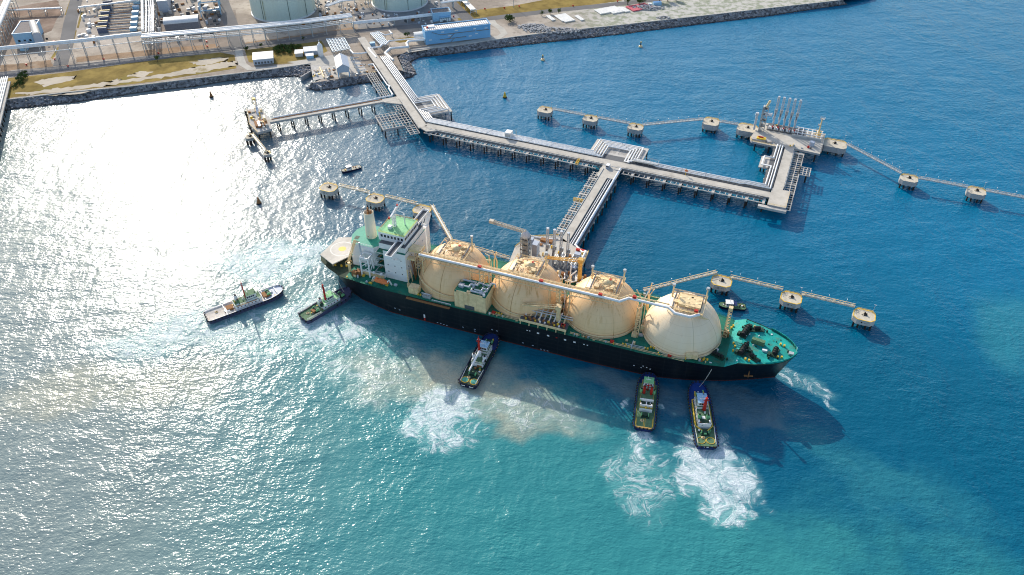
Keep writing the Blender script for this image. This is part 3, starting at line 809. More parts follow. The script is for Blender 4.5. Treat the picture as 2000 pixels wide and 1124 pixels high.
gt = jthing('gangway_tower', 'tall enclosed gangway tower with a long raised boom beside the tanker', 'gangway tower')
b = MB(); b.truss((-20,-127.5,9.4),(-20,-127.5,28),5.0,6,C_['steel'],.4); b.box(-21.9,-129.4,9.4,-18.1,-125.6,27.5,C_['steel'])
for z in (14,18,22,26): b.box(-22.7,-130.2,z,-17.3,-124.8,z+.25,C_['dsteel'])
b.box(-16,-127,13,-12.5,-122,22,C_['greyw']); b.build('tower', gt)
b = MB(); b.lathe((-20,-127.5,27.5),[(3,0),(3,1.2),(1.6,3.4),(.4,4.4)],C_['lattice'],12); b.build('slewing_head', gt)
b = MB(); bm_ = mat('gangway_beige',(.50,.45,.36),.6); b.truss((-20,-127.5,31),(-42,-128.6,33.5),1.7,12,bm_,.25); b.box(-44,-129.8,32.6,-41,-127.4,34.6,bm_); b.build('boom', gt)
b = MB(); b.lathe((-20,-131.5,9.8),[(2.2,0),(2.2,1.0)],C_['yellow'],16); b.build('slewing_ring', gt)
gf = jthing('gangway_tower', 'tall lattice gangway tower at the left end of the far berth', 'gangway tower')
b = MB(); b.truss((93.2,103,9.4),(93.2,103,30),4.2,7,C_['steel'],.4); b.box(91.2,101.2,9.4,92.4,104.8,31,C_['steel'])
for z in (14,19,24,29): b.box(90.9,100.7,z,95.5,105.3,z+.25,C_['dsteel'])
b.build('tower', gf)
b = MB(); b.box(93.5,100.5,24,99,104.5,25,C_['lattice']); b.rail([(94,100.5,25),(99,100.5,25),(99,104.5,25)],C_['lattice'],t=.16); b.tube([(93.4,103,30),(95.2,103,36)],.9,C_['cream'],8); b.build('boom', gf)
b = MB(); b.tube([(87.6,103,9.4),(87.6,103,22)],.9,C_['lattice'],8); b.cyl((87.6,103,22),1.3,2.2,C_['lattice'],8)
tag(b.build('fire_monitor_tower', None, JO, AJ), 'short pale fire monitor column left of the far gangway tower', 'monitor tower')
b = MB(); b.tube([(136.5,113,9.4),(136.5,113,24)],.55,C_['cream'],8); b.box(135,111.6,23.4,138.4,114.4,23.7,C_['steel']); b.rail([(135,111.6,23.7),(138.4,111.6,23.7),(138.4,114.4,23.7),(135,114.4,23.7)],C_['steel'],t=.15,closed=True)
b.truss((136.5,110.5,9.4),(136.5,110.5,15),4,3,C_['yellow'],.2); b.box(134.6,112.4,17.5,136,113.6,18.7,C_['steel'])
tag(b.build('fire_monitor_tower', None, JO, AJ), 'cream mast with a railed top at the right end of the far platform', 'monitor tower')
b = MB(); b.cyl((133.5,94,9.4),2,3.2,C_['greyw'],14)
tag(b.build('water_drum', None, JO, AJ), 'squat grey cylindrical drum on the far platform', 'drum')

# ---------------- dolphins and catwalks
def dolphin_proto(name, label, h, w, d, cap_h, group, yel):
    o = thing(name, label, 'dolphin', (0,0,0), AJ, group); c = 2.4
    pl = [(-w/2+c,-d/2),(w/2-c,-d/2),(w/2,-d/2+c),(w/2,d/2-c),(w/2-c,d/2),(-w/2+c,d/2),(-w/2,d/2-c),(-w/2,-d/2+c)]
    b = MB(); b.prism(pl, h-cap_h, h, C_['conc'] if yel else C_['concd'], C_['capb']); b.build('cap', o)
    b = MB()
    for i in range(8):
        p, q = pl[i], pl[(i+1)%8]
        if yel or i in (3,4,5): b.beam((p[0]*.96,p[1]*.96,h+.03),(q[0]*.96,q[1]*.96,h+.03),.55,.12,C_['yellow'])
    b.build('edge_stripe', o)
    b = MB(); b.cb(.4,.6,h,1.6,2.2,.5,C_['black']); b.cyl((.1,1.0,h+.5),.42,.9,C_['black'],8); b.cyl((.9,.3,h+.5),.42,.9,C_['black'],8); b.beam((-.6,.2,h+.7),(-1.6,-.6,h+.4),.3,.3,C_['black']); b.build('mooring_hook', o)
    b = MB(); b.rail([(w/2*.9,d/2*.5,h),(w/2*.6,d/2*.93,h),(-w/2*.6,d/2*.93,h),(-w/2*.9,d/2*.5,h)],C_['yellow'],t=.12); b.build('railing', o)
    b = MB(); b.beam((w/2*.7,d/2*.8,h),(w/2*.7,d/2*.8,h+6),.14,.14,C_['steel']); b.beam((w/2*.7-.7,d/2*.8,h+6),(w/2*.7+.7,d/2*.8,h+6),.2,.2,C_['white']); b.build('lamp_post', o)
    pr = MB(); pr.tube([(0,0,-2),(0,0,h-cap_h+.1)],.6,C_['pile'],8); p0 = None
    for x in (-w/2+1.5,-w/6,w/6,w/2-1.5):
        for y in (-d/2+1.4,d/2-1.4):
            if p0 is None: p0 = pr.build('pile', o, (x,y,0))
            else: inst(p0, (x,y,0), 0, o)
    if yel:
        b = MB(); b.cyl((-.8,-d/2-.02,h-cap_h*.5),.4,.01,C_['black'],6); b.box(-1.2,-d/2-.06,h-2.2,-.5,-d/2-.01,h-1.3,C_['black']); b.box(.9,-d/2-.06,h-2.1,1.2,-d/2-.01,h-1.4,C_['dsteel']); b.build('number_plate', o)
    return o
near_l = ['farthest dolphin left behind the tanker funnel, at the catwalk end','dolphin left of the tanker funnel, second from the catwalk end','dolphin partly hidden behind the tanker bridge wing','yellow edged dolphin beside the small work boat','yellow edged dolphin midway along the right-hand near catwalk','yellow edged dolphin at the right-hand end of the near catwalk']
d0 = None
for k, e in enumerate((-185.2,-146.5,-108.9,100.5,142.8,185.0)):
    o = copy_tree(d0) if d0 else dolphin_proto('mooring_dolphin', near_l[0], 7.2, 12.5, 10.5, 3.6, 'mooring dolphins of the near berth', True)
    d0 = d0 or o; o.location = J(e, -99.2, 0); o['label'] = near_l[k]
far_l = ['dolphin at the left end of the far catwalk','second dolphin from the left on the far catwalk','dolphin at the inner bend of the far catwalk','dolphin at the foot of the long catwalk right of the far berth','dolphin nearest the right picture edge on the far catwalk']
f0 = None
for k, e in enumerate((-81.9,-41.6,-2.9,205.9,251.6)):
    o = copy_tree(f0) if f0 else dolphin_proto('mooring_dolphin', far_l[0], 7.2, 12.5, 10, 3.8, 'mooring dolphins of the far berth', False)
    f0 = f0 or o; o.location = J(e, 74.8, 0); o['label'] = far_l[k]
br = None
for k, (e, n, w, lb) in enumerate(((52.5,107,13,'breasting dolphin standing alone left of the far berth'),(82,107.5,16,'breasting dolphin touching the left end of the far loading platform'),(150,107.5,19,'long breasting dolphin touching the right end of the far loading platform'))):
    o = dolphin_proto('breasting_dolphin', lb, 7.4, w, 13, 4.6, 'breasting dolphins of the far berth', False)
    o.location = J(e, n, 0)
def catwalk(label, a, b, za=8.6, zb=8.6, lamps=0, group='catwalks between the dolphins', m=None):
    p, q = Vector((a[0],a[1],za)), Vector((b[0],b[1],zb)); L = (q-p).length; m = m or C_['cream']
    d = (q-p).normalized(); nn = Vector((-d.y,d.x,0)); U = Vector((0,0,1))
    o = jthing('catwalk', label, 'catwalk', group)
    mb = MB(); mb.beam(p, q, 1.5, .16, C_['steel']); mb.build('deck', o)
    mb = MB(); k = max(4, int(L/2.6))
    for s_ in (-1, 1):
        for z in (-.35, 1.15): mb.beam(p+nn*(.85*s_)+U*z, q+nn*(.85*s_)+U*z, .26, .26, m)
        for i in range(k):
            u0, u1 = p.lerp(q, i/k), p.lerp(q, (i+1)/k)
            mb.beam(u0+nn*(.85*s_)-U*.35, u1+nn*(.85*s_)+U*1.15 if i%2==0 else u1+nn*(.85*s_)-U*.35, .14, .14, m)
            mb.beam(u0+nn*(.85*s_)-U*.35, u0+nn*(.85*s_)+U*1.15, .16, .16, m)
    mb.build('truss', o)
    for i in range(lamps):
        u = p.lerp(q, (i+.5)/lamps)+nn*1.0
        mb = MB(); mb.beam(u, u+U*3.4, .14, .14, C_['steel']); mb.beam(u+U*3.4, u+U*3.4-nn*.8, .35, .25, C_['white']); mb.build('lamp', o)
    return o
CA = [('catwalk between the two dolphins left of the tanker funnel',(-178,-95.5),(-153,-95.5),4),('catwalk running behind the funnel towards the bridge wing',(-140,-95.5),(-114,-95.5),4),
 ('slanting catwalk from behind the bridge wing to the first dome',(-104,-93.5),(-73.5,-125.5),4),('low walkway behind the first dome to the gangway platform',(-73.5,-126.5),(-30,-129.5),0),
 ('slanting catwalk from the third dome up to the yellow edged dolphins',(58,-128),(96,-93),4),('catwalk between the work boat dolphin and the middle yellow dolphin',(105,-94.5),(137,-94.5),3),('catwalk to the rightmost yellow edged dolphin',(148,-94.5),(179,-94.5),3)]
for lb, a, b_, n in CA: catwalk(lb, a, b_, 8.4, 8.4, n)
CF = [('leftmost span of the far catwalk',(-76,76.5),(-47,76.5),4),('second span of the far catwalk from the left',(-36,76.5),(-8.5,76.5),4),('far catwalk span slanting from the inner bend to the lone dolphin',(2,78),(46,107),6),('far catwalk span between the lone dolphin and the far platform',(59,108),(74,108.5),2),
 ('long slanting catwalk right of the far berth',(159,108.5),(200,78.5),8),('catwalk between the two rightmost far dolphins',(212,76),(245.5,76),4),('catwalk leaving the picture at the right edge',(257.5,76),(320,76),5)]
for lb, a, b_, n in CF: catwalk(lb, a, b_, 8.3, 8.3, n, 'catwalks of the far berth', C_['conc'])

# small western berth
pw = kthing('western_berth_platform', 'small concrete berth platform with rust stained machinery at the end of the western trestle', 'platform')
plat(pw, [(-206,-238),(-206,-228),(-184,-223),(-164,-224),(-162,-236),(-178,-240)], 8.6, 2.0, C_['conc'])
piles(pw, [(x,y) for x in (-202,-190,-178,-166) for y in (-226,-235)], 7)
b = MB(); b.box(-180,-236,8.6,-170,-226,10.2,C_['rust']); b.box(-182,-228,10,-176,-226.6,13,C_['cream']); b.box(-176,-234,11,-167,-232,11.6,C_['white'])
for k in range(26): b.cb(random.uniform(-200,-166),random.uniform(-237,-227),8.6,random.uniform(.6,2.2),random.uniform(.6,2.2),random.uniform(.8,3),random.choice([C_['cream'],C_['rust'],C_['conc'],C_['yellow']]))
each(b, 'machine', pw); b = MB(); b.rail([(-206,-238,8.6),(-178,-240,8.6),(-162,-236,8.6)],C_['yellow'],t=.14); b.build('railing', pw)
b = MB()
for i in range(8): b.cyl((-206+i*5,-239.5-(0.6 if i>3 else 0),4),.9,3.4,C_['black'],8)
each(b, 'fender', pw)
b = MB(); b.truss((-201,-231,8.6),(-201,-231,19),2.4,5,C_['cream'],.22); b.box(-202.4,-232.4,19,-199.6,-229.6,20,C_['yellow']); b.build('mast', pw)
b = MB(); b.beam((-190,-231,9.5),(-212,-229,17),2.0,.5,C_['greyw']); b.build('gangway', pw)
o = dolphin_proto('mooring_dolphin', 'small outlying dolphin below the western berth', 6.6, 6, 6, 2.2, None, False); o.location = J(-257, -74.5, 0)
o = dolphin_proto('mooring_dolphin', 'dolphin at the foot of the western berth platform', 6.6, 7, 7, 2.4, None, False); o.location = J(-286, -57.5, 0)
catwalk('short cream catwalk slanting to the small outlying dolphin', (-284,-56), (-260,-72.5), 8.4, 7.6, 0, None)
# jetty at the left picture edge
_a, _b = W(6,172,8), W(-26,300,8)
te = thing('western_pipe_jetty', 'pipe jetty leaving the shore at the left picture edge', 'jetty', (_a.x,_a.y,0), math.atan2(_a.y-_b.y,_a.x-_b.x))
b = MB(); b.box(-130,-5,7.2,12,5,8.4,C_['concd'],C_['conc']); b.build('deck', te)
b = MB()
for y in (-2.4,-.8,.8,2.4): b.tube([(-130,y,9.5),(20,y,9.5)],.6,C_['pipe'],8)
b.build('pipework', te)
piles(te, [(x,y) for x in range(-125,5,9) for y in (-3.2,3.2)], 7.2)
# ------------------------------------------------------------------ gas tanker
AS = R(-20.3)
_o = Vector((49.75, 339.68, 0)); _s = Vector((math.sin(AS), -math.cos(AS), 0))
SO = _o - _s*5.6
def S(u, s, z=0):     # u forward, s to starboard
    return Vector((SO.x+u*math.cos(AS)+s*math.sin(AS), SO.y+u*math.sin(AS)-s*math.cos(AS), z))
ship = thing('gas_tanker', 'long black hulled gas tanker with four cream spherical tanks and a green deck', 'ship', SO, AS)
DZ = 17.0
HB = [(-181,7.5),(-178,12.5),(-170,17.5),(-159,22),(-146,24.2),(-124,25.4),(-90,25.6),(28,25.2),(50,23.6),(64,21.8),(75,19.6),(80,18.6),(88,16.5),(96,13.2),(101,10.2),(105,6.4),(107.5,2.6),(108.3,0.3)]
HW = [(-174,2),(-170,6),(-159,15),(-146,20.5),(-126,25.2),(-90,25.5),(15,25.0),(41,22.6),(58,18.4),(76,12),(90,5.5),(98.5,1.2),(100.5,.2)]
def interp(tb, x):
    if x <= tb[0][0]: return tb[0][1]
    for (a, b), (c, d) in zip(tb, tb[1:]):
        if x <= c: return b+(d-b)*(x-a)/(c-a)
    return tb[-1][1]
def deckz(u):
    if u > 79: return 20.6+max(0,(u-90))*.035
    if u > 73: return DZ+(u-73)/6*3.6
    if u < -156: return 16.0
    if u < -150: return 16.0+(u+156)/6
    return DZ
us = [-181,-178,-174,-170,-165,-159,-156,-150,-146,-135,-124,-110,-90,-60,-30,0,28,40,50,58,64,70,73,76,79,84,88,92,96,99,101,103,105,106.5,107.5,108.3]
def hull_mat():
    t = NT('black_hull_paint'); o = t.obj()
    a = t.noise(t.mapping(o, scale=(.5,.5,.05)), .35, 4, .6)
    c = t.mix(t.ramp(a, .45, .75), (.0045,.006,.009), (.012,.013,.014))
    s = t.new('ShaderNodeSeparateXYZ'); t.l.new(o, s.inputs[0])
    c = t.mix(t.ramp(s.outputs[2], .9, .45), c, (.10,.02,.012))
    r = t.ramp(t.noise(t.mapping(o, scale=(1,1,.1)), .22, 5, .7), .66, .75)
    c = t.mix(t.math('MULTIPLY', r, t.ramp(s.outputs[0], 60, 95)), c, (.09,.03,.012))
    pu = t.math('FRACT', t.math('MULTIPLY', s.outputs[0], 1/12.0)); pz = t.math('FRACT', t.math('MULTIPLY', s.outputs[2], 1/3.1))
    ln = t.math('MAXIMUM', t.ramp(t.math('ABSOLUTE', t.math('SUBTRACT', pu, .5)), .012, .004), t.ramp(t.math('ABSOLUTE', t.math('SUBTRACT', pz, .5)), .04, .015))
    c = t.mix(t.math('MULTIPLY', ln, .6), c, (.035,.035,.037))
    sc_ = t.math('MULTIPLY', t.ramp(t.noise(t.mapping(o, scale=(.35,.35,1.6)), .3, 5, .7), .60, .72), t.ramp(t.math('ABSOLUTE', t.math('SUBTRACT', s.outputs[2], 5)), 5, 1))
    c = t.mix(t.math('MULTIPLY', sc_, .7), c, (.06,.052,.047))
    rs = t.ramp(t.noise(t.mapping(o, scale=(1,1,.05)), .5, 4, .7), .68, .78)
    c = t.mix(t.math('MULTIPLY', rs, t.ramp(s.outputs[2], 3, 15, 0, .5)), c, (.08,.035,.016))
    t.l.new(c, t.p.inputs['Base Color']); t.p.inputs['Roughness'].default_value = .42
    return t.mat
M_HULL = hull_mat()
hb = MB(); vs = []; LV = 6
for u in us:
    zd = deckz(u)
    for sgn in (1, -1):
        for j in range(LV):
            f = j/(LV-1); z = -1.0+(zd+1.0)*f
            # raked bow and counter stern
            fw = max(0.0, min(1.0, (z)/zd))
            uw = u
            if u > 60: uw = 60+(u-60)*((100.5-60)/(108.3-60)*(1-fw)+fw)
            if u < -146: uw = -146+(u+146)*((174-146)/(181-146)*(1-fw)+fw)
            w = interp(HW, uw)*(1-fw)+interp(HB, u)*fw if fw < 1 else interp(HB, u)
            w = w if fw > 0 else interp(HW, uw)
            vs.append((uw, -w*sgn, z))
fs = []
for i in range(len(us)-1):
    for g in range(2):
        for j in range(LV-1):
            a = (i*2+g)*LV+j; b = ((i+1)*2+g)*LV+j
            fs.append((a,b,b+1,a+1) if g == 0 else (a,a+1,b+1,b))
n = len(us)
for j in range(LV-1):
    fs.append((j, j+1, LV+j+1, LV+j))
    a = ((n-1)*2)*LV+j; fs.append((a, LV+a, LV+a+1, a+1))
hb.add(vs, fs, M_HULL, True); hull = hb.build('hull', ship)
def deckmesh(name, u0, u1, m, dz=.03):
    q = [u for u in us if u0 < u < u1]; q = [u0]+q+[u1]; b = MB(); v = []
    for u in q: w = interp(HB, u)-.05; v += [(u,-w,deckz(u)+dz),(u,w,deckz(u)+dz)]
    b.add(v, [(2*i, 2*i+2, 2*i+3, 2*i+1) for i in range(len(q)-1)], m); return b.build(name, ship)
deckmesh('mooring_deck', -181, -155.5, mat('mooring_deck_shade',(.03,.05,.03),.8,var=.3)); deckmesh('deck', -155.5, 73, C_['green']); deckmesh('forecastle_deck', 73, 108.2, C_['teal'])  # stern deck colour darkened to stand in for shade under the helideck
for sgn in (1,-1):
    b = MB()
    for u in range(79, 108, 1):
        b.beam((u,-interp(HB,u)*sgn,deckz(u)),(u+1,-interp(HB,u+1)*sgn,deckz(u+1)),.3,.6,C_['dgreen'])
        if u > 92: b.beam((u,-interp(HB,u)*sgn,deckz(u)+.8),(u+1,-interp(HB,u+1)*sgn,deckz(u+1)+.8),.25,1.3,C_['teal'])
        if u > 92: b.beam((u+.5,-(interp(HB,u+.5)-1.0)*sgn,deckz(u)+.05),(u+.5,-(interp(HB,u+.5)-.15)*sgn,deckz(u)+1.3),.15,.25,C_['dgreen'])
    b.build('bow_bulwark', ship)
b = MB()
pts = [(u,-(interp(HB,u)-.25),deckz(u)) for u in [-155,-150,-146,-135,-124,-110,-90,-60,-30,0,28,40,50,58,64,70]]
b.rail(pts, C_['green'], h=1.1, t=.12, gap=3); b.build('railing', ship); b = MB()
pts = [(u,(interp(HB,u)-.25),deckz(u)) for u in [-155,-146,-124,-90,-30,28,50,64,72]]
b.rail(pts, C_['green'], h=1.1, t=.12, gap=4); b.build('railing', ship)
# draft marks, thruster marks and fender plates on the starboard side
b = MB()
def side(u, z, w, h, m):
    f = z/deckz(u); s_ = interp(HW,u)*(1-f)+interp(HB,u)*f+.05
    b.box(u-w/2,-s_-.03,z-h/2,u+w/2,-s_,z+h/2,m)
WHT = C_['white']
for u in (-30,-24,-14,-8.5): side(u,13.2,1.3,1.0,WHT)
for u in (-36.5,-35,-3,-1): side(u,13.3,.8,.6,WHT)
side(-19,13.2,.9,.6,C_['red'])
side(-101.5,4.2,1.0,2.6,WHT); side(-101.5,1.8,1.0,2.0,C_['red'])
for u, z in ((-76.5,3.2),(-69,3.8),(-69,2.4),(-39,2.6),(-33,2.5),(-55,7),(-58,7),(-118,4),(-121,4.5)): side(u,z,1.0,.5,C_['greyw'])
for u, z in ((-93,1.7),(-91,1.6),(-89,1.5),(-87,1.3),(-28,1.2),(-26,1.2),(-24,1.2)): side(u,z,.9,.45,C_['greyw'])
for u, z in ((26,6),(30,5.5),(31,7),(33,6.4),(35,5.6)): side(u,z,.6,.6,C_['white'])
each(b, 'hull_marking', ship, 0)
b = MB()
b.box(-112,-27.0,16.0,-84,-25.3,16.5,C_['rust'])
b.build('side_platform', ship)

# spherical tank covers
def dome_mat(k):
    t = NT('tank_cover_paint_%d' % k); o = t.obj()
    s = t.new('ShaderNodeSeparateXYZ'); t.l.new(o, s.inputs[0])
    ang = t.math('ARCTAN2', s.outputs[1], s.outputs[0])
    cb = t.new('ShaderNodeCombineXYZ'); t.l.new(ang, cb.inputs[0]); t.l.new(t.math('MULTIPLY', s.outputs[2], .014), cb.inputs[1]); cb.inputs[2].default_value = k*3.7+.9
    st = t.noise(cb.outputs[0], 9.0, 5, .65); st2 = t.noise(cb.outputs[0], 28.0, 3, .6)
    base = t.mix(t.ramp(t.noise(cb.outputs[0], 5.0, 3, .5), .35, .65), (.82,.535,.27), (.85,.57,.30)) if k < 3 else t.mix(t.ramp(t.noise(cb.outputs[0], 5.0, 3, .5), .35, .65), (.86,.67,.44), (.88,.70,.48))
    hi = t.ramp(s.outputs[2], 2, 17, .1, 1.0)
    amt = [.3,.9,.65,.15][k]
    c = t.mix(t.math('MULTIPLY', t.math('MULTIPLY', t.ramp(st, .53, .68), hi), amt), base, (.56,.29,.08))
    c = t.mix(t.math('MULTIPLY', t.math('MULTIPLY', t.ramp(st2, .62, .73), hi), amt*.75), c, (.33,.14,.045))
    # plating courses
    pl = t.math('FRACT', t.math('MULTIPLY', s.outputs[2], .28))
    c = t.mix(t.ramp(t.math('ABSOLUTE', t.math('SUBTRACT', pl, .5)), .035, .01, 0, .22), c, (.45,.30,.14))
    # welded seams running down from the crown
    fr = t.math('FRACT', t.math('MULTIPLY', t.math('ADD', ang, .42+.1*k), 8/(2*math.pi)))
    seam = t.ramp(t.math('ABSOLUTE', t.math('SUBTRACT', fr, .5)), .018, .006)
    c = t.mix(t.math('MULTIPLY', seam, t.ramp(t.noise(cb.outputs[0], 3.0, 2), .38, .52, .15, 1.0)), c, (.40,.20,.06) if k < 3 else (.62,.48,.28))
    hz = t.ramp(t.math('ABSOLUTE', t.math('SUBTRACT', s.outputs[2], 3.2)), .22, .08)
    c = t.mix(t.math('MULTIPLY', hz, .35), c, (.45,.30,.14))
    t.l.new(c, t.p.inputs['Base Color']); t.p.inputs['Roughness'].default_value = .5
    return t.mat
RD = 21.6; TU = [-91.6,-45.6,0.2,46.2]
DM = [dome_mat(k) for k in range(4)]
dome_lab = ['cream tank nearest the bridge', 'rust streaked tank beside the machinery house', 'tank with two dark brown seams and the manifold deck at its side', 'palest, cleanest tank next to the bow']
for k, u in enumerate(TU):
    prof = [(RD+.5,-.6),(RD+.5,.0),(RD+.08,.2)]+[(RD*math.cos(a), .2+RD*math.sin(a)) for a in [R(90*i/22) for i in range(1,23)]]
    prof[-1] = (.01, RD+.2)
    m = MB(); m.lathe((0,0,0), prof, DM[k], 72); d = m.build('tank_cover', ship, (u,0,DZ+.3)); d['label'] = dome_lab[k]
    # equipment crown on top
    m = MB(); cm = C_['creamp']
    for x in (-8.5,-2,4,9.5): m.beam((x,-8,RD-3),(x,-8,RD-.2),.35,.35,cm); m.beam((x,7.6,RD-3),(x,7.6,RD-.3),.35,.35,cm)
    for x in (-5,1,6.5): m.beam((x,-8,RD-.3),(x,7.6,RD-.4),.9,.25,cm)
    m.beam((-9,-7.4,RD-.3),(10,-7.4,RD-.3),1.4,.25,cm); m.beam((-9,7,RD-.4),(10,7,RD-.4),1.2,.25,cm)
    for i in range(10):
        x, y = random.uniform(-6,7), random.uniform(-5,5)
        m.cb(x, y, RD-.5, random.uniform(1,3), random.uniform(1,3), random.uniform(.6,1.7), random.choice([cm,cm,C_['cream'],C_['cream']]))
    for i in range(9):
        x0, y0 = random.uniform(-7,6), random.uniform(-6,5)
        m.tube([(x0,y0,RD),(x0,y0,RD+1.6),(x0+random.uniform(1,4),y0,RD+1.6),(x0+3,y0+random.uniform(-3,3),RD+.6)], .22, cm, 6)
    m.lathe((1,1,RD-.3),[(3.2,0),(3.2,1.2),(.01,2.1)],C_['cream'],16)
    m.rail([(-9,-8,RD-.2),(10,-8,RD-.2),(10,8,RD-.4),(-9,8,RD-.4)], cm, closed=True, t=.14, gap=2)
    m.beam((-6.5,-9,RD-.2),(-6.5,8,RD+.4),.8,.5,C_['dsteel']); m.beam((8,-9,RD-.2),(8,7,RD+.4),.8,.5,C_['dsteel'])
    m.cb(2.5,2.5,RD,1.2,1.2,1.6,C_['red'] if k < 3 else cm)
    if k == 3: m.box(-4,-5,RD,8,4,RD+1.6,C_['cream'])
    m.build('dome_platform', d)
    for (x, y, h) in ([(9.5,5,8.5)] if k < 2 else [(-8.5,4,7),(9.5,5,8.5)]):
        m = MB(); m.tube([(x,y,RD-3),(x,y,RD+h)], .42, C_['cream'], 8); m.cyl((x,y,RD+h-1.3),.9,1.4,C_['steel'],8); m.build('vent_mast', d)
    m = MB()
    ring = [(RD*1.02*math.cos(a), RD*1.02*math.sin(a), 4.6+2*math.sin(a*2+k)) for a in [R(-165+i*10) for i in range(13 if k == 0 else 15)]] if k < 2 else [(RD*1.03*math.cos(a), RD*1.03*math.sin(a), 1.4) for a in [R(-170+i*10) for i in range(17)]]
    m.tube(ring, .32, cm, 6); m.build('ring_pipe', d)
# raised fore-and-aft walkway with trunk pipes over the tank tops
b = MB(); wy = -13.2; Zw = 39.2
b.beam((-108,wy,Zw),(4,wy,Zw),2.0,.25,C_['creamp'])
wl = [(-108,wy-.2,Zw+.9),(6,wy-.4,Zw+.9),(12,wy-.4,Zw+.7),(16,wy+4.2,Zw+.5),(38,wy+4.2,Zw+.3),(42,wy+1.2,Zw),(50,wy+1.0,Zw),(54.5,wy+4.6,Zw)]
b.tube(wl, .75, C_['white'], 8); b.build('trunk_pipe', ship)
b = MB()
b.tube([(-108,wy+2.6,Zw+.6),(12,wy+2.6,Zw+.6),(16,wy+7,Zw+.4),(38,wy+7,Zw+.2)], .4, C_['creamp'], 6)
b.tube([(-100,wy+3.6,Zw+.5),(10,wy+3.6,Zw+.5)], .3, C_['creamp'], 6)
b.tube([(-100,wy-2.4,Zw-1.2),(8,wy-2.4,Zw-1.2)], .22, C_['creamp'], 6)
b.build('vapour_pipes', ship)
b = MB()
b.rail([(-108,wy+1.4,Zw),(10,wy+1.4,Zw)], C_['creamp'], t=.14, gap=3); b.rail([(-108,wy-1.7,Zw-.6),(8,wy-1.7,Zw-.6)], C_['creamp'], t=.12, gap=3)
for u in range(-106, 10, 6):
    b.beam((u,wy-2.4,Zw-1.3),(u,wy+3.8,Zw-.6),.25,.3,C_['creamp'])
    if all(abs(u-t) > 12 for t in TU): b.beam((u,wy,DZ),(u,wy,Zw),.5,.5,C_['creamp']); b.beam((u,wy+3,DZ),(u,wy+3,Zw),.4,.4,C_['creamp'])
for g in ((-68.6),(-22.7),(23.2)):
    b.truss((g,wy+1,DZ),(g,wy+1,Zw-1),2.2,7,C_['creamp'],.28)
for u in (-70,-33,1,19,52.5): b.cb(u,wy+.2 if u < 10 else wy+4.6,Zw+1.3,2.0,1.4,1.3,C_['red'])
b.build('walkway_frame', ship)
b = MB()
for g in (-68.6,-22.7,23.2):
    for i in range(7):
        y = -9+i*3.2; x = g+random.uniform(-2.5,2.5)
        b.tube([(x,y,DZ+1),(x,y,DZ+random.uniform(10,20)),(x+random.uniform(-4,4),y+1,DZ+random.uniform(17,21))], .35, random.choice([C_['creamp'],C_['cream'],C_['white']]), 6)
    for i in range(8): b.cb(g+random.uniform(-3,3), random.uniform(-17,17), DZ, random.uniform(1,3), random.uniform(1,3), random.uniform(1,5), random.choice([C_['creamp'],C_['cream'],C_['rust'],C_['steel']]))
each(b, 'riser_pipe', ship, -.05)

# machinery house, starboard side between the first two tanks
mh = MB(); mh.box(-81.5,-24.4,DZ,-62.2,-11,28.6,C_['cream'],C_['green']); mh.box(-80,-24.6,28.6,-64,-24.2,29.6,C_['cream']); mh.box(-75.3,-24.5,DZ+.2,-69.2,-24.36,20.2,C_['dsteel'])
mho = mh.build('machinery_house', ship); mho['label'] = 'cream box house with a green pipe-covered roof at the ship side'
b = MB()
for x0, y0 in ((-78,-20),(-74,-17),(-70,-21),(-67,-15)):
    b.tube([(x0,y0,28.6),(x0,y0,30.4),(x0+4,y0,30.4),(x0+4,y0+2.5,30.4),(x0+6.4,y0+2.5,30.4),(x0+6.4,y0+2.5,28.6)], .5, C_['lattice'], 8)
b.tube([(-80,-14,29.6),(-72,-14,29.6),(-72,-22,29.6),(-65,-22,29.6),(-63.5,-19,29.6),(-63.5,-12,29.6)], .55, C_['lattice'], 8)
b.cyl((-66,-21.5,28.6),1.1,1.6,C_['lattice'],10); b.cyl((-63.8,-22.6,28.6),.8,1.3,C_['white'],10); b.cb(-79,-19,28.6,3,2.5,1.6,C_['lattice']); b.cb(-73,-23,28.6,2,1.4,1.2,C_['cream'])
b.rail([(-81.2,-24.1,28.6),(-81.2,-11.5,28.6)], C_['green'], t=.12); each(b, 'roof_pipe', mho, -.1)
# manifold deck
b = MB(); b.box(-41.5,-25.3,19.4,-13.8,-18.6,19.8,C_['dsteel'])
b.box(-41.6,-25.6,19.3,-13.7,-25.2,20.7,C_['cream']); b.rail([(-41.5,-18.6,19.8),(-13.8,-18.6,19.8)], C_['creamp'])
for i in range(6): b.beam((-40.8+i*5.3,-25.2,DZ),(-40.8+i*5.3,-25.2,19.4),.45,.45,C_['cream'])
mf = b.build('manifold_deck', ship)
b = MB()
for i in range(9):
    x = -39+i*2.8
    b.tube([(x,-22.4,20.8),(x,-19,20.8),(x,-17.6,22),(x,-14,22)], .42, random.choice([C_['creamp'],C_['steel'],C_['white']]), 6); b.cyl((x,-22.4,20.2),.75,1.0,random.choice([C_['rust'],C_['creamp'],C_['yellow']]),8)
    b.cb(x+1,-23.6,19.8,.9,.9,1.1,random.choice([C_['white'],C_['rust'],C_['yellow']]))
b.cb(-16.5,-22,19.8,2.4,1.6,1.4,C_['red'])
for y in (-18.4,-16.6): b.tube([(-43,y,22.6),(-12,y,22.6)], .3, C_['steel'], 6)
each(b, 'manifold_valve', mf, -.2)
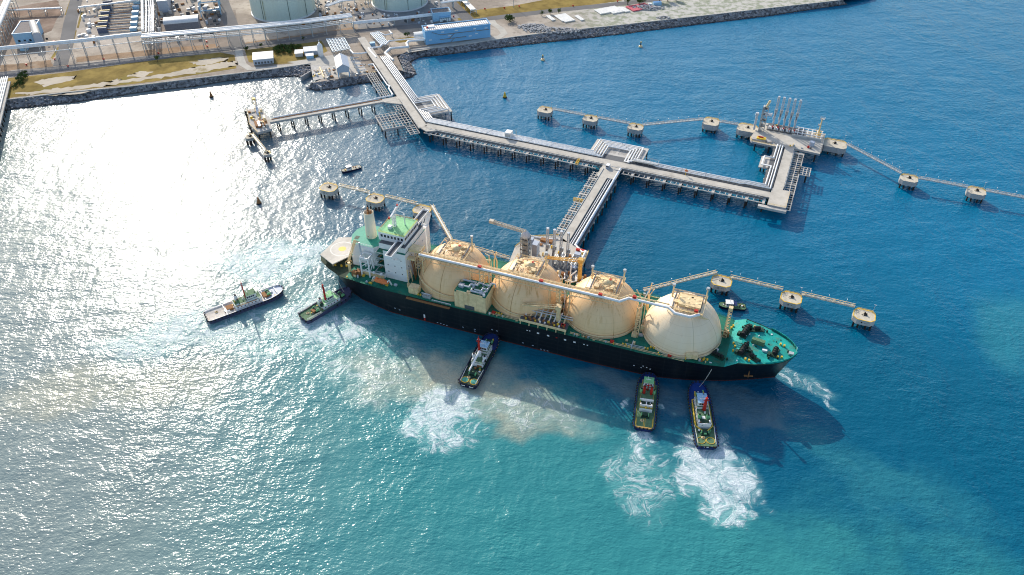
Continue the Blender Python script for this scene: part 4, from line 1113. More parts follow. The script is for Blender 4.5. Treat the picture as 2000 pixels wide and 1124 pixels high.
# port manifold
b = MB(); b.box(-41.5,18.6,19.4,-13.8,25.3,19.8,C_['dsteel'])
for i in range(12): b.cb(random.uniform(-40,-15), random.uniform(18,25), 19.8, 1.4, 1.4, random.uniform(1,3.5), random.choice([C_['creamp'],C_['rust'],C_['white']]))
for i in range(6): b.tube([(-37+i*3.6,12,24),(-35+i*3.6,17,21.5),(-37+i*3.6,23,21)], .42, C_['white'], 6)
pm = b.build('manifold_deck', ship)
# deck cranes
def crane(u, y, zt, boom, m):
    b = MB(); b.tube([(u,y,DZ),(u,y,zt)], 1.5, m, 12, r1=1.15); b.cb(u,y,zt-.5,3.0,3.0,2.6,m); o = b.build('deck_crane', ship)
    b = MB(); q = Vector((u,y,zt+.2)); p = Vector(boom)
    for s_ in (-.8,.8):
        b.beam(q+Vector((0,s_,0)), p+Vector((0,s_,0)), .4, .55, m)
        b.beam(q+Vector((0,s_,1.6)), p+Vector((0,s_,.3)), .25, .3, m)
    for i in range(9):
        a = q.lerp(p, i/8); b.beam(a+Vector((0,-.8,0)), a+Vector((0,.8,0)), .25, .25, m)
    b.build('boom', o)
crane(-20.5,-18.6,29,(-41,-20.5,27.5),C_['creamp']); crane(-19.6,20.4,34,(-41,18,33.2),mat('ochre_crane_paint',(.62,.38,.10),.5,dirt=(.4,.2,.05)))
# deck gear amidships
b = MB()
for u, y in ((-108,-21),(-106,-22.5),(-58,-22),(-55,-22),(30,-21),(33,-19),(18,-22),(20,-22.6),(60,-19),(62,-18)):
    b.cyl((u,y,DZ),.55,1.1,C_['yellow'],8); b.cyl((u+1.6,y,DZ),.55,1.1,C_['yellow'],8)
each(b, 'bollard', ship)
b = MB(); b.cb(-109,-20.6,DZ,6,4.4,4.6,C_['cream']); b.tube([(-103,-23,DZ+1),(-103,-23,DZ+3),(-98,-23,DZ+3),(-98,-23,DZ+1)], .4, C_['steel'], 6); b.cb(-100,-22.6,DZ,5,2.4,1.8,C_['steel'])
b.rail([(-96,-24.8,DZ),(-84,-24.8,DZ)], C_['white'], t=.25, gap=3); b.cb(55.5,-20.4,DZ+2,6.2,2.8,2.6,C_['cream']); b.beam((52.6,-21.6,DZ),(52.6,-21.6,DZ+2.2),.5,.5,C_['yellow'])
b.rail([(23.2,-24.6,DZ),(23.2,-20,DZ)], C_['lattice'], t=.3, gap=2, h=3); b.rail([(20,-22.5,DZ),(30,-22,DZ)], C_['lattice'], t=.22, gap=2.4, h=2)
for u in (-58,12,44): b.cb(u,-22.6,DZ,2,1.6,1.6,C_['red'])
each(b, 'deck_locker', ship)
# side deck runs: hoses, vents, ladders and small fittings
for y, z, r in ((-23.6,.5,.16),(-22.9,.7,.2),(23.4,.6,.2)):
    for u0, u1 in ((-61,-43),(-12,52)):
        b = MB(); b.tube([(u0,y,DZ+z),(u1,y,DZ+z)], r, C_['creamp'], 6); b.build('deck_pipe', ship)
b = MB(); rr = random.Random(5)
for k in range(70):
    u = rr.uniform(-60,66); sgn = rr.choice((-1,-1,1)); w_ = interp(HB,u)
    if -43 < u < -12 or any(math.hypot(u-t_, w_-2) < RD+1.0 for t_ in TU): continue
    y = sgn*(w_-rr.uniform(.9,2.4)); h_ = rr.uniform(.5,1.6)
    if rr.random() < .4: b.cyl((u,y,DZ),.3,h_,rr.choice([C_['cream'],C_['yellow'],C_['green']]),8)
    else: b.cb(u,y,DZ,rr.uniform(.4,1.3),rr.uniform(.4,1.0),h_,rr.choice([C_['creamp'],C_['rust'],C_['lattice'],C_['green'],C_['white']]))
for g in (-68.6,-22.7,23.2):
    for k in range(5):
        y = rr.choice((-1,1))*rr.uniform(18,24); u = g+rr.uniform(-5,5)
        if -43 < u < -12 or -82 < u < -61: continue
        b.cb(u,y,DZ,rr.uniform(.8,2.2),rr.uniform(.8,1.8),rr.uniform(.8,2.6),rr.choice([C_['creamp'],C_['cream'],C_['rust'],C_['steel']]))
for k in range(26):
    u = rr.uniform(77,104); w_ = interp(HB,u)-1.6; y = rr.uniform(-w_,w_)
    b.cb(u,y,deckz(u),rr.uniform(.3,1.0),rr.uniform(.3,.9),rr.uniform(.3,1.0),rr.choice([C_['dgreen'],C_['tgreen'],C_['white'],C_['black']]),rr.random())
each(b, 'deck_fitting', ship)
# forecastle winches, hatch, fairleads
def winch(u, y, rz, n=4, sc_=1.0):
    b = MB(); b.cb(u,y,deckz(u)+.03,9.5*sc_,4.2*sc_,.5,C_['dgreen'],rz)
    for i in range(n):
        t = (i-(n-1)/2)*2.1*sc_; x, yy = u+t*math.cos(rz), y+t*math.sin(rz)
        ax = Vector((math.cos(rz),math.sin(rz),0))*.85*sc_
        b.tube([Vector((x,yy,deckz(u)+1.7))-ax, Vector((x,yy,deckz(u)+1.7))+ax], 1.25*sc_, C_['black'], 12)
        b.tube([Vector((x,yy,deckz(u)+1.7))+ax, Vector((x,yy,deckz(u)+1.7))+ax*1.15], 1.6*sc_, C_['dgreen'], 12)
    b.cb(u-3.4*math.cos(rz)-2.4*math.sin(rz),y-3.4*math.sin(rz)+2.4*math.cos(rz),deckz(u),2.6,1.4,1.8,C_['dgreen'],rz); return b.build('winch', ship)
winch(79.8,7.0,R(75)); winch(80.6,-8.0,R(75)); winch(85.5,11.5,R(20),2,.8); winch(86,-11.6,R(-28),2,.8); winch(96.8,-4,R(80),3,.8); winch(68.5,-13.2,R(-20),4,.75)
b = MB(); b.cb(87.4,0.4,deckz(87),7,2.2,3.0,C_['tgreen'],R(-8)); b.build('hatch_house', ship)
b = MB()
for u, y in ((84,13),(86.2,12.6),(99,3.4),(101,2.6),(98.6,-7.2),(100.6,-6.8),(82.6,-14.4),(84.6,-14.8),(75,-1.6),(76,-4.6),(75.6,-8),(72,12),(72.8,14)):
    z = deckz(u); b.cyl((u,y,z),.55,1.3,C_['yellow'],8)
for u, y in ((90,-13.4),(91,11.5),(80,12.6),(73.5,-14.4),(94,-9.4),(103.4,-1.4)): b.cyl((u,y,deckz(u)),.5,1.5,C_['dgreen'],8)
b.cb(91.5,-4.4,deckz(90),2.6,1.2,1.2,C_['white']); b.cb(67,-9.4,DZ,2.2,1.4,1.6,C_['white'])
each(b, 'bollard', ship)
b = MB(); b.truss((69.5,4.2,DZ),(69.5,4.2,37),2.0,9,C_['creamp'],.3); b.cb(69.5,4.2,36.5,2.2,2.2,2.0,C_['cream'])
for i in range(7): b.cb(69.5+random.uniform(-3,3),4.2+random.uniform(-3,3),DZ,1.2,1.2,random.uniform(1.5,4),random.choice([C_['creamp'],C_['rust']]))
b.tube([(54,-9,38.5),(60,-4,33),(65,0,25),(69,3.4,21)], .35, C_['creamp'], 6); b.build('foremast', ship)
b = MB(); b.beam((107.4,0,21.2),(107.4,0,25),.2,.2,C_['white']); b.cb(105,-2.6,21.3,2.6,2.0,1.2,C_['steel']); b.build('bow_staff', ship)
b = MB()   # anchor in its pocket
b.box(86,-15.6,9.6,86.5,-14.4,13.5,C_['rust']); b.beam((84,-15.4,10),(88.6,-14.2,10.2),.6,.7,C_['rust']); b.build('anchor', ship)

# superstructure
WH = C_['white']
b = MB()
b.box(-131.5,-14,DZ,-117,14,37.4,WH,C_['green'])            # accommodation block
b.box(-156.5,-9.5,DZ,-131.5,9.5,24.5,WH,C_['green'])
b.prism([(-158.5,-3),(-155,-10.5),(-140,-10.5),(-137.5,-7),(-137.5,7),(-140,10.5),(-155,10.5),(-158.5,3)],24.5,34.6,WH,mat('funnel_deck_green',(.03,.29,.2),.55))
b.box(-150,-15.5,DZ,-131.5,15.5,20.2,WH,C_['green'])
b.box(-137.4,-6,24.5,-131.5,6,36,WH,C_['green'])
sup = b.build('superstructure', ship)
b = MB(); b.box(-136,-9.2,41.2,-119,9.2,46.6,WH,C_['lgreen']); b.box(-134.5,-12.5,37.42,-117.4,12.5,41.2,WH,C_['dsteel'])
whs = b.build('wheelhouse', ship)
b = MB()
for i in range(7): b.box(-134.5+i*2.2,-9.28,43.6,-133.2+i*2.2,-9.2,45.3,C_['glass'])
for i in range(9): b.box(-119,-8.6+i*2,43.6,-118.93,-7.1+i*2,45.3,C_['glass'])
wi = b.build('windows', whs)
b = MB()
for z in (22,27,32):
    for y in (-11,-6,-1,4,9): b.box(-117,y-.3,z,-116.95,y+.3,z+.7,C_['glass'])
    for u in (-129,-124.5,-120): b.box(u-.3,-14.05,z,u+.3,-14,z+.7,C_['glass'])
b.build('windows', sup)
b = MB(); b.rail([(-136,-9.2,46.6),(-119,-9.2,46.6),(-119,9.2,46.6),(-136,9.2,46.6)],C_['yellow'],closed=True,t=.1); b.build('railing', whs)
for sgn in (1,-1):
    b = MB(); b.box(-123.5,min(9.2*sgn,25.6*sgn),42.2,-119.4,max(9.2*sgn,25.6*sgn),42.7,WH,C_['dsteel'])
    for y0, y1, x0, x1 in ((9.2,25.6,-119.5,-119.2),(9.2,25.6,-123.6,-123.3),(25.3,25.6,-123.4,-119.4)):
        b.box(x0,min(y0*sgn,y1*sgn),42.7,x1,max(y0*sgn,y1*sgn),44.1,WH)
    b.prism([(0,0)]*0 or [(-121.6,13.9*sgn),(-121.0,13.9*sgn),(-121.0,24.4*sgn),(-121.6,24.4*sgn)],41.0,42.2,WH)
    b.beam((-121.4,13.9*sgn,33),(-121.4,24.6*sgn,42),.5,.9,WH)
    b.build('bridge_wing', ship)
b = MB(); b.box(-121,16.5,DZ,-117.6,20.8,37,WH); b.beam((-119.3,20,36),(-119.3,25.2,42.2),2.6,1.2,WH); b.build('wing_support', ship)
b = MB()
for z, y1 in ((20.3,-15.4),(24.6,-13.6),(29,-13),(33,-13)):
    b.box(-137.5,y1,z,-131.5,-7,z+.2,C_['green']); b.rail([(-137.5,y1,z),(-131.6,y1,z)],WH,t=.12); b.rail([(-137.5,y1,z),(-137.5,-7,z)],WH,t=.12)
for i in range(3): b.beam((-137,-11,20.3+i*4.3),(-132,-11,24.6+i*4.3),.9,.3,C_['rust'])
b.rail([(-155,-10.3,34.6),(-140,-10.3,34.6)],WH,t=.1); b.build('stair_tower', ship)
b = MB(); b.box(-116.95,-9,37,-109,-3,38.4,C_['cream']); b.rail([(-117,-9.2,38.4),(-109,-9.2,38.4),(-109,-3,38.4)],C_['creamp'],t=.14); b.truss((-112,-7,DZ+8),(-112,-7,37),3,5,C_['creamp'],.25); b.box(-117,-12,33,-112,-9,34,C_['creamp']); b.build('forward_platform', ship)
b = MB()
for i in range(6): b.tube([(-115.5+random.uniform(-1,2),-12+i*2.2,DZ),(-115.5,-12+i*2.2,DZ+random.uniform(8,16))], .35, random.choice([C_['creamp'],C_['rust']]), 6)
b.tube([(-114.5,-17.5,DZ),(-114.5,-17.5,30)], .35, C_['creamp'], 6); b.cyl((-114.5,-17.5,DZ),1.0,2.4,C_['cream'],8); each(b, 'riser_pipe', ship, -.05)
# funnel
b = MB(); b.lathe((-146.6,0,34.6),[(3.45,0),(2.95,17.6),(2.75,17.6),(2.75,15.2),(.01,15.2)],mat('funnel_ivory',(.80,.72,.52),.5,var=.03,dirt=(.5,.35,.18),damt=.3,dscale=.2,streak=True),28); fu = b.build('funnel', ship)
b = MB()
for x, y in ((-.8,.8),(.9,.7),(0,-.9)): b.tube([(-146.6+x,y,48),(-146.6+x*1.1,y,54.5 if y > .75 else 53)], .62, C_['rust'], 8)
b.build('exhaust_pipe', fu)
b = MB(); b.cyl((-146.9,-3.5,36.2),.35,.3,C_['red'],8); b.box(-155.5,-6,34.62,-153,-3,34.7,C_['dgreen']); b.box(-154,-9.5,34.62,-151,-7.5,34.7,C_['dgreen']); b.build('hatch', sup)
# radar mast
b = MB(); b.truss((-129.5,-.5,46.6),(-129.5,-.5,55.5),1.6,4,WH,.35); b.beam((-129.5,-4,55),(-129.5,4,57),.9,.9,WH); b.beam((-129.5,-2.5,52.5),(-129.5,2.5,52.5),.5,.5,WH)
b.cb(-131,-3.5,46.6,2.2,2.2,1.8,WH); b.beam((-124,2.5,46.6),(-124,2.5,54),.5,.5,WH); b.beam((-129.5,3,56),(-124,3,54.5),.3,.3,WH)
for k in range(7): b.beam((-129.5,-1+k*.9,55.6),(-129.5+.4*k,-1+k*1.3,57.2+.5*k),.16,.16,WH)
b.cb(-129.5,5.2,57.6,.9,.9,.9,C_['red']); b.cb(-132.5,-.8,51,.9,.9,1.4,C_['red']); b.build('radar_mast', ship)
# helideck at the stern
HZ = 20.2
def heli_mat():
    t = NT('helideck_planking'); o = t.obj()
    s = t.new('ShaderNodeSeparateXYZ'); t.l.new(o, s.inputs[0])
    w = t.math('FRACT', t.math('MULTIPLY', s.outputs[1], .8))
    c = t.mix(t.ramp(t.noise(o, .12, 5, .65), .35, .7), (.56,.52,.45), (.40,.37,.31))
    c = t.mix(t.ramp(w, .80, .92, 0, .4), c, (.25,.23,.2))
    d = t.vmath('LENGTH', t.vmath('MULTIPLY', t.mapping(o, loc=(168.4,1.5,0)), (1,1,0)))
    rim = t.ramp(t.math('ABSOLUTE', t.math('SUBTRACT', d, 7.2)), .5, .25, 0, .7)
    c = t.mix(rim, c, (.72,.7,.64)); c = t.mix(t.ramp(d, 2.6, 2.3), c, (.82,.55,.12))
    t.l.new(c, t.p.inputs['Base Color']); t.p.inputs['Roughness'].default_value = .7
    return t.mat
hp = [(-178.5,-11.5),(-176.8,8.4),(-165,13.2),(-157.2,9),(-157.2,-.5),(-166.2,-17.4)]
b = MB(); b.prism(hp, HZ-.6, HZ, C_['conc'], heli_mat()); hd = b.build('helideck', ship)
b = MB()
for x, y in ((-168,-14.5),(-175.5,-10.5),(-175,8),(-168,12.5),(-160,-8),(-160,8),(-168,0)): b.beam((x,y,15.8),(x,y,HZ-.6),.45,.45,C_['creamp'])
for x in (-172,-164): b.beam((x,-11,HZ-1),(x,12,HZ-1),.5,.7,C_['dsteel'])
b.build('support_leg', hd)
# gantry, stern crane, stern gear
b = MB()
for x in (-145.8,-140.4):
    for y in (-17.6,-12.2): b.beam((x,y,DZ),(x,y,31),.75,.75,WH)
b.rail([(-145.8,-17.6,29.4),(-140.4,-17.6,29.4),(-140.4,-12.2,29.4),(-145.8,-12.2,29.4)],WH,h=1.6,t=.6,gap=6,closed=True)
for z in (20,24): b.beam((-145.8,-17.6,z),(-140.4,-17.6,z+4.5),.35,.35,WH); b.beam((-140.4,-17.6,z),(-140.4,-12.2,z+4.5),.35,.35,WH)
b.tube([(-146,-15,31),(-146.4,-15,40)], .55, C_['lattice'], 8); b.build('gantry', ship)
b = MB(); b.tube([(-155.5,-15.5,DZ-1),(-155.5,-15.5,23)], .9, C_['cream'], 10); b.lathe((-155.5,-15.5,22.4),[(2.2,0),(2.2,.8)],C_['cream'],14); b.truss((-155.5,-15.5,24),(-151.5,-11,38),1.1,9,C_['cream'],.22); b.build('stern_crane', ship)
b = MB()
for u, y in ((-168,-11.5),(-167,-13.5),(-163,-13),(-160,-12)): b.cyl((u,y,16),.6,1.2,C_['yellow'],8)
for u, y in ((-150,-19),(-148,-17.5)): b.cb(u,y,DZ,3,2.5,3.4,C_['rust'])
for k in range(14): b.cb(random.uniform(-154,-122),random.uniform(-24,-17.5),DZ,random.uniform(.6,2),random.uniform(.6,1.6),random.uniform(.8,2),random.choice([C_['lattice'],C_['rust'],C_['yellow'],C_['cream'],C_['white']]))
for u in (-138,-133): b.lathe((u,-16.6,20.3),[(.9,0),(.9,.8),(.01,1.6)],WH,10)
b.box(-150,-16.2,DZ,-132,-15.6,19,C_['cream']); each(b, 'deck_locker', ship)
b = MB()
for u in (-134.6,-124.8):
    for s_ in (0,): b.beam((u,-19.6,DZ),(u,-22.2,22.6),.5,.9,WH); b.beam((u,-22.2,22.6),(u,-24.2,22.9),.45,.7,WH)
b.build('davit', ship)
lb = thing('lifeboat', 'orange enclosed lifeboat hanging in davits beside the white bridge block', 'lifeboat', S(-129.8,22.6,19.6), AS)
b = MB(); v = []
prof = [(-4.8,.3,.5),(-4.2,1.1,.15),(-2.2,1.5,0),(2.2,1.5,0),(4.0,1.0,.2),(4.9,.2,.7)]
for x, w, z0 in prof: v += [(x,-w*.55,z0),(x,-w,1.3),(x,w,1.3),(x,w*.55,z0)]
fs = []
for i in range(5):
    for j in range(3): fs.append((i*4+j,i*4+j+1,(i+1)*4+j+1,(i+1)*4+j))
    fs.append((i*4+3,i*4,(i+1)*4,(i+1)*4+3))
fs += [(0,3,2,1),(20,21,22,23)]
b.add(v, fs, C_['orange'], True); b.build('hull', lb)
b = MB(); v = []
for x, w, h in ((-4.4,.8,1.5),(-3.4,1.25,2.5),(2.0,1.35,2.6),(3.4,1.0,2.0),(4.4,.5,1.5)): v += [(x,-w,1.3),(x,-w*.7,h),(x,w*.7,h),(x,w,1.3)]
fs = [(i*4+j,(i+1)*4+j,(i+1)*4+j+1,i*4+j+1) for i in range(4) for j in range(3)]+[(0,1,2,3),(19,18,17,16)]
b.add(v, fs, C_['orange'], True); b.cb(-3,0,2.4,1.2,1.2,.9,C_['orange']); b.build('canopy', lb)
# ------------------------------------------------------------------ tugs
TO = {}
def hull_outline(L, Wd, bow, n=10):
    """half outline from stern to bow: list of (x, half width)"""
    h = Wd/2; pts = [(-L/2, h*.72), (-L/2+.6, h*.9), (-L/2+2.4, h), (L/2-bow*1.25, h)]
    for i in range(1, n+1):
        a = math.pi/2*i/n; pts.append((L/2-bow*1.25+bow*1.25*math.sin(a), max(.05, h*math.cos(a)**.75)))
    return pts
def tug(label, bowpx, sternpx, Wd, c):
    p, q = W(*bowpx, 2.5), W(*sternpx, 2.5); L = (p-q).length; ctr = (p+q)/2
    rz = math.atan2(p.y-q.y, p.x-q.x)
    o = thing('tugboat', label, 'tugboat', (ctr.x, ctr.y, 0), rz, 'tugboats around the tanker')
    h = Wd/2; bow = c.get('bow', Wd*.75)
    out = hull_outline(L, Wd, bow)
    full = [(x,-w) for x, w in out]+[(x,w) for x, w in out[::-1]]
    zd = lambda x: 2.3+max(0,(x-L*.12)/(L*.38))**2*1.5
    b = MB(); n = len(full)
    vs = [(x*.97,y*.86,-1) for x, y in full]+[(x,y,zd(x)+.9) for x, y in full]+[(x-.0,y*.93 if abs(y) > .3 else y,zd(x)+.9) for x, y in full]+[(x*.985,y*.92,zd(x)) for x, y in full]
    fs = [(i,(i+1)%n,n+(i+1)%n,n+i) for i in range(n)]
    b.add(vs, fs, c['hull'], True)
    b.add(vs, [(n+i,n+(i+1)%n,2*n+(i+1)%n,2*n+i) for i in range(n)]+[(2*n+i,2*n+(i+1)%n,3*n+(i+1)%n,3*n+i) for i in range(n)], c.get('rim', c['hull'])); b.build('hull', o)
    def dk(name, x0, x1, m, dz=.03):
        b = MB(); v = []; xs = sorted(set([x0, x1]+[x for x, w in out if x0 < x < x1]))
        for x in xs:
            w = interp([(a, bb) for a, bb in out], x)*.925; v += [(x*.985,-w,zd(x)+dz),(x*.985,w,zd(x)+dz)]
        b.add(v, [(2*i,2*i+2,2*i+3,2*i+1) for i in range(len(xs)-1)], m); b.build(name, o)
    xf = c.get('foredeck_x', L*.22)
    dk('deck', -L/2+.1, xf, c['deck']); dk('foredeck', xf, L/2-.05, c['fore'])
    # tyres along the sheer
    ty = MB(); ty.tube([(0,-.35,0),(0,.35,0)], .55, C_['black'], 8); ty.tube([(0,-.37,0),(0,.37,0)], .22, c.get('dot', C_['yellow']), 6); t0 = None; cnt = 0
    acc = 0; lastp = None
    for i in range(n):
        p0, p1 = Vector((*full[i],0)), Vector((*full[(i+1)%n],0)); seg = (p1-p0).length; k = 0
        while acc+k*c.get('tyre_gap', 2.6) < seg:
            u = p0.lerp(p1, (acc+k*c.get('tyre_gap', 2.6))/seg); d = (p1-p0).normalized(); k += 1
            if c.get('bow_tyres_only') and u.x < L*.1 and u.x > -L*.42: continue
            ang = math.atan2(d.y, d.x)-math.pi/2
            if cnt > 70: continue
            loc = (u.x*1.0, u.y*1.02, zd(u.x)+.35)
            if t0 is None: t0 = ty.build('tyre_fender', o, loc, ang)
            else: inst(t0, loc, ang, o)
            cnt += 1
        acc = acc+k*c.get('tyre_gap', 2.6)-seg
    # houses
    W1 = Wd*c.get('house_w', .62); x0, x1 = c['house'][0]*L, c['house'][1]*L
    b = MB(); b.box(x0,-W1/2,2.3,x1,W1/2,5.0,C_['white'],c['roof'])
    for i in range(int((x1-x0)/2.2)):
        for y in (-W1/2-.04, W1/2): b.box(x0+1+i*2.2,y,3.4,x0+1.7+i*2.2,y+.04,4.2,C_['rust'] if i%3 == 1 else C_['glass'])
    if c.get('stripe'): b.box(x0+1,-W1/2-.1,4.75,x0+(x1-x0)*.8,-W1/2,5.05,C_['orange'])
    b.rail([(x0,-W1/2,5),(x1,-W1/2,5),(x1,W1/2,5),(x0,W1/2,5)], c.get('railm', C_['white']), closed=True, t=.1); b.build('deckhouse', o)
    w0, w1 = c['wheel'][0]*L, c['wheel'][1]*L; W2 = W1*.72
    b = MB(); b.box(w0-.8,-W2/2-.5,5.0,w1+.5,W2/2+.5,6.3,C_['white'],c['roof'])
    b.prism([(w0,-W2/2),(w1-1,-W2/2),(w1,-W2/2+1),(w1,W2/2-1),(w1-1,W2/2),(w0,W2/2)],6.3,8.9,C_['white'],c['wroof'])
    b.box(w0-.2,-W2/2-.25,8.9,w1+.2,W2/2+.25,9.05,c.get('rimroof',C_['white']),c['wroof']); wo = b.build('wheelhouse', o)
    b = MB()
    for i in range(max(2,int((w1-w0-1)/1.2))):
        for y in (-W2/2-.04, W2/2): b.box(w0+.2+i*1.2,y,7.3,w0+1.15+i*1.2,y+.04,8.4,C_['glass'])
    for i in range(3): b.box(w1-.02,-W2/2+1.1+i*(W2-2.2)/3,7.3,w1+.04,-W2/2+.95+(i+1)*(W2-2.2)/3,8.4,C_['glass'])
    for i in range(3): b.box(w0-.04,-W2/2+.4+i*(W2-.8)/3,7.3,w0+.01,-W2/2+.2+(i+1)*(W2-.8)/3,8.4,C_['glass'])
    b.build('windows', wo)
    for mx, my, hh, r in c['mast']:
        b = MB(); b.tube([(mx*L,my,5),(mx*L-.3,my,5+hh)], r, C_['red'] if c.get('mastred', True) else C_['white'], 8, r1=r*.75)
        b.beam((mx*L-.3,my-1.6,5+hh*.8),(mx*L-.3,my+1.6,5+hh*.8),.3,.3,C_['red']); b.beam((mx*L-.3,my-1,5+hh*.93),(mx*L-.3,my+1,5+hh*.93),.25,.25,C_['white']); b.beam((mx*L-.3,my,5+hh),(mx*L-.5,my,5+hh+2),.2,.2,C_['red'])
        b.build('mast', o)
    for fx, fy, hh, m, r in c['funnel']:
        b = MB(); b.cyl((fx*L,fy,5),r,hh,m,12,r1=r*.9); b.cyl((fx*L,fy,5+hh),r*.55,.5,C_['black'],8); b.build('funnel', o)
    b = MB()
    for wx, wy, sx, sy, sz, m in c['gear']: b.cb(wx*L,wy,zd(wx*L),sx,sy,sz,m)
    for k in range(c.get('clutter', 14)):
        x = random.uniform(-L*.33, -L*.05 if k%2 else L*.38); y = random.uniform(-h*.62,h*.62)
        on = x0 < x < x1 and abs(y) < W1/2
        b.cb(x, y, 5.0 if on else zd(x), random.uniform(.4,1.4), random.uniform(.4,1.2), random.uniform(.4,1.3), random.choice(c['bits']))
    each(b, 'deck_box', o)
    for sx in (-1, 1):
        b = MB(); b.tube([(x0+1.2,sx*W1*.42,5.9),(x0+2.6,sx*W1*.42,5.9)], .42, C_['white'], 10); b.build('liferaft', o)
        b = MB(); b.cyl((w0+.5,sx*W1*.36,6.3),.32,1.0,C_['white'],8); b.build('vent', o)
    b = MB(); b.beam((w0+1.6,.6,9.05),(w0+1.6,.6,12.6),.12,.12,C_['white']); b.beam((w0+2.2,-.9,9.05),(w0+2.2,-.9,11.4),.12,.12,C_['white']); b.beam((w0+1.6,-.6,10.2),(w0+1.6,1.6,10.2),.3,.18,C_['white']); b.build('antenna', wo)
    b = MB(); b.cb(w1-.6,-W2*.2,9.05,.5,.5,.6,C_['dsteel']); b.build('searchlight', wo)
    b = MB()
    for k in range(4): b.tube([(-L*.36+.9*math.cos(a)*(1-.12*k),1.2+.9*math.sin(a)*(1-.12*k),zd(-L*.36)+.2+.12*k) for a in [R(30*i) for i in range(13)]], .12, C_['creamp'], 5, caps=False)
    b.build('rope_coil', o)
    b = MB(); b.rail([(-L*.47,-h*.78,2.9),(-L*.2,-h*.86,2.9)], c.get('railm', C_['white']), t=.1, gap=2); b.build('railing', o)
    b = MB(); b.rail([(-L*.47,h*.78,2.9),(-L*.2,h*.86,2.9)], c.get('railm', C_['white']), t=.1, gap=2); b.build('railing', o)
    for wx, r in c['winch']:
        b = MB()
        z = zd(wx*L)+1.2
        b.cb(wx*L,0,zd(wx*L),3.4,4.4,.5,C_['dgreen']); b.tube([(wx*L,-1.5,z),(wx*L,1.5,z)], r, C_['dgreen'], 12); b.tube([(wx*L,-2,z),(wx*L,-1.6,z)], r*1.35, c.get('winchm', C_['lgreen']), 12); b.tube([(wx*L,1.6,z),(wx*L,2,z)], r*1.35, c.get('winchm', C_['lgreen']), 12)
        b.build('winch', o)
    return o, L, zd
BITS = [C_['white'], C_['lgreen'], C_['steel'], C_['yellow'], C_['rust'], C_['dgreen']]
# seen side-on left of the tanker stern
paleWood = mat('worn_white_deck', (.62,.56,.48), .8, dirt=(.4,.25,.12))
t1, L, zd = tug('long white decked tug with a slim red mast, farthest left of the tugs', (553,565), (402,620), 11.5, dict(hull=C_['tugpurple'], rim=C_['white'], deck=paleWood, fore=C_['greyw'], roof=C_['tgreen'], wroof=C_['tgreen'], bow=9, house=(-.14,.2), house_w=.66, wheel=(.02,.15), mast=[(.02,0,13,.45)], funnel=[(-.09,1.8,4.2,C_['white'],1.2),(-.09,-2.2,3.6,C_['tgreen'],1.0)],
  gear=[(-.2,0,4,4,1.6,C_['rust']),(.27,0,4,5,1.4,C_['rust']),(-.24,-1,3,4,1.2,C_['white'])], winch=[(.3,1.0)], bits=[C_['white'],C_['rust'],C_['yellow'],C_['cream'],C_['dgreen']], clutter=22, tyre_gap=2.2, stripe=True, dot=C_['rust']))
b = MB(); b.beam((-L*.26,-5.2,2.4),(-L*.26,5.2,2.4),.5,1.8,C_['white']); b.beam((L*.24,-5,2.8),(L*.24,5,2.8),.4,1.4,C_['white']); b.beam((L*.4,-3,3.6),(L*.4,3,3.6),.4,1.4,C_['white']); each(b, 'bulwark', t1)
t2, L, zd = tug('tug with a red mast nosed up to the tanker stern', (684,568), (590,622), 11, dict(hull=C_['tugpurple'], deck=C_['tgreen'], fore=C_['tugpurple'], roof=C_['lgreen'], wroof=C_['lgreen'], house=(-.12,.22), wheel=(.0,.14), mast=[(.0,0,13,.75)], funnel=[(-.08,2.0,2.4,C_['white'],1.3),(-.12,-1.8,2.4,C_['dgreen'],1.2)],
  gear=[(-.26,0,2.5,3,1.4,C_['rust']),(.3,0,2.4,3,1.6,C_['dgreen'])], winch=[(-.22,.9),(.31,.9)], bits=BITS, tyre_gap=3.2, dot=C_['black'], bow_tyres_only=True))
t3, L, zd = tug('tug with a white crane boom pushing the middle of the tanker', (964,655), (912,753), 11.2, dict(hull=C_['navy'], deck=C_['dgreen'], fore=C_['tugblue'], roof=C_['tgreen'], wroof=C_['bluew'], house=(-.14,.22), wheel=(.08,.2), mast=[(.05,1.6,11.5,.75)], funnel=[(-.05,3.2,2.8,C_['white'],1.2),(-.05,-3.2,2.8,C_['white'],1.2)],
  gear=[(-.12,-1.5,3,2.6,1.5,C_['rust']),(.33,0,2,2,1.8,C_['dgreen'])], winch=[(-.3,.8),(.33,.8)], bits=BITS, tyre_gap=2.4, dot=C_['cream'], bow_tyres_only=True))
b = MB()
for y in (-2.6,2.6):
    b.cyl((-L*.41,y,2.36),2.35,.06,C_['yellow'],24); b.cyl((-L*.41,y,2.42),1.8,.06,mat('turquoise_pad',(.08,.36,.26),.6),24)
each(b, 'deck_pad', t3)
b = MB(); b.cyl((-L*.0,.6,5),1.1,3.2,C_['white'],12); b.tube([(L*.0,.6,8.6),(-L*.33,1.4,6.4)], .75, C_['white'], 8, r1=.45); b.build('crane', t3)
b = MB(); b.tube([(-L*.06,3.7,5.4),(-L*.06,4.3,5.4)], 1.2, C_['black'], 12); b.tube([(-L*.06,-3.7,5.4),(-L*.06,-4.3,5.4)], 1.2, C_['black'], 12); each(b, 'spare_tyre', t3)
b = MB(); b.box(-L/2-.05,-3.6,1.4,-L/2-.02,-1.2,2.1,C_['white']); b.box(-L/2-.05,1.2,1.4,-L/2-.02,3.2,2.1,C_['white']); each(b, 'transom_marking', t3)
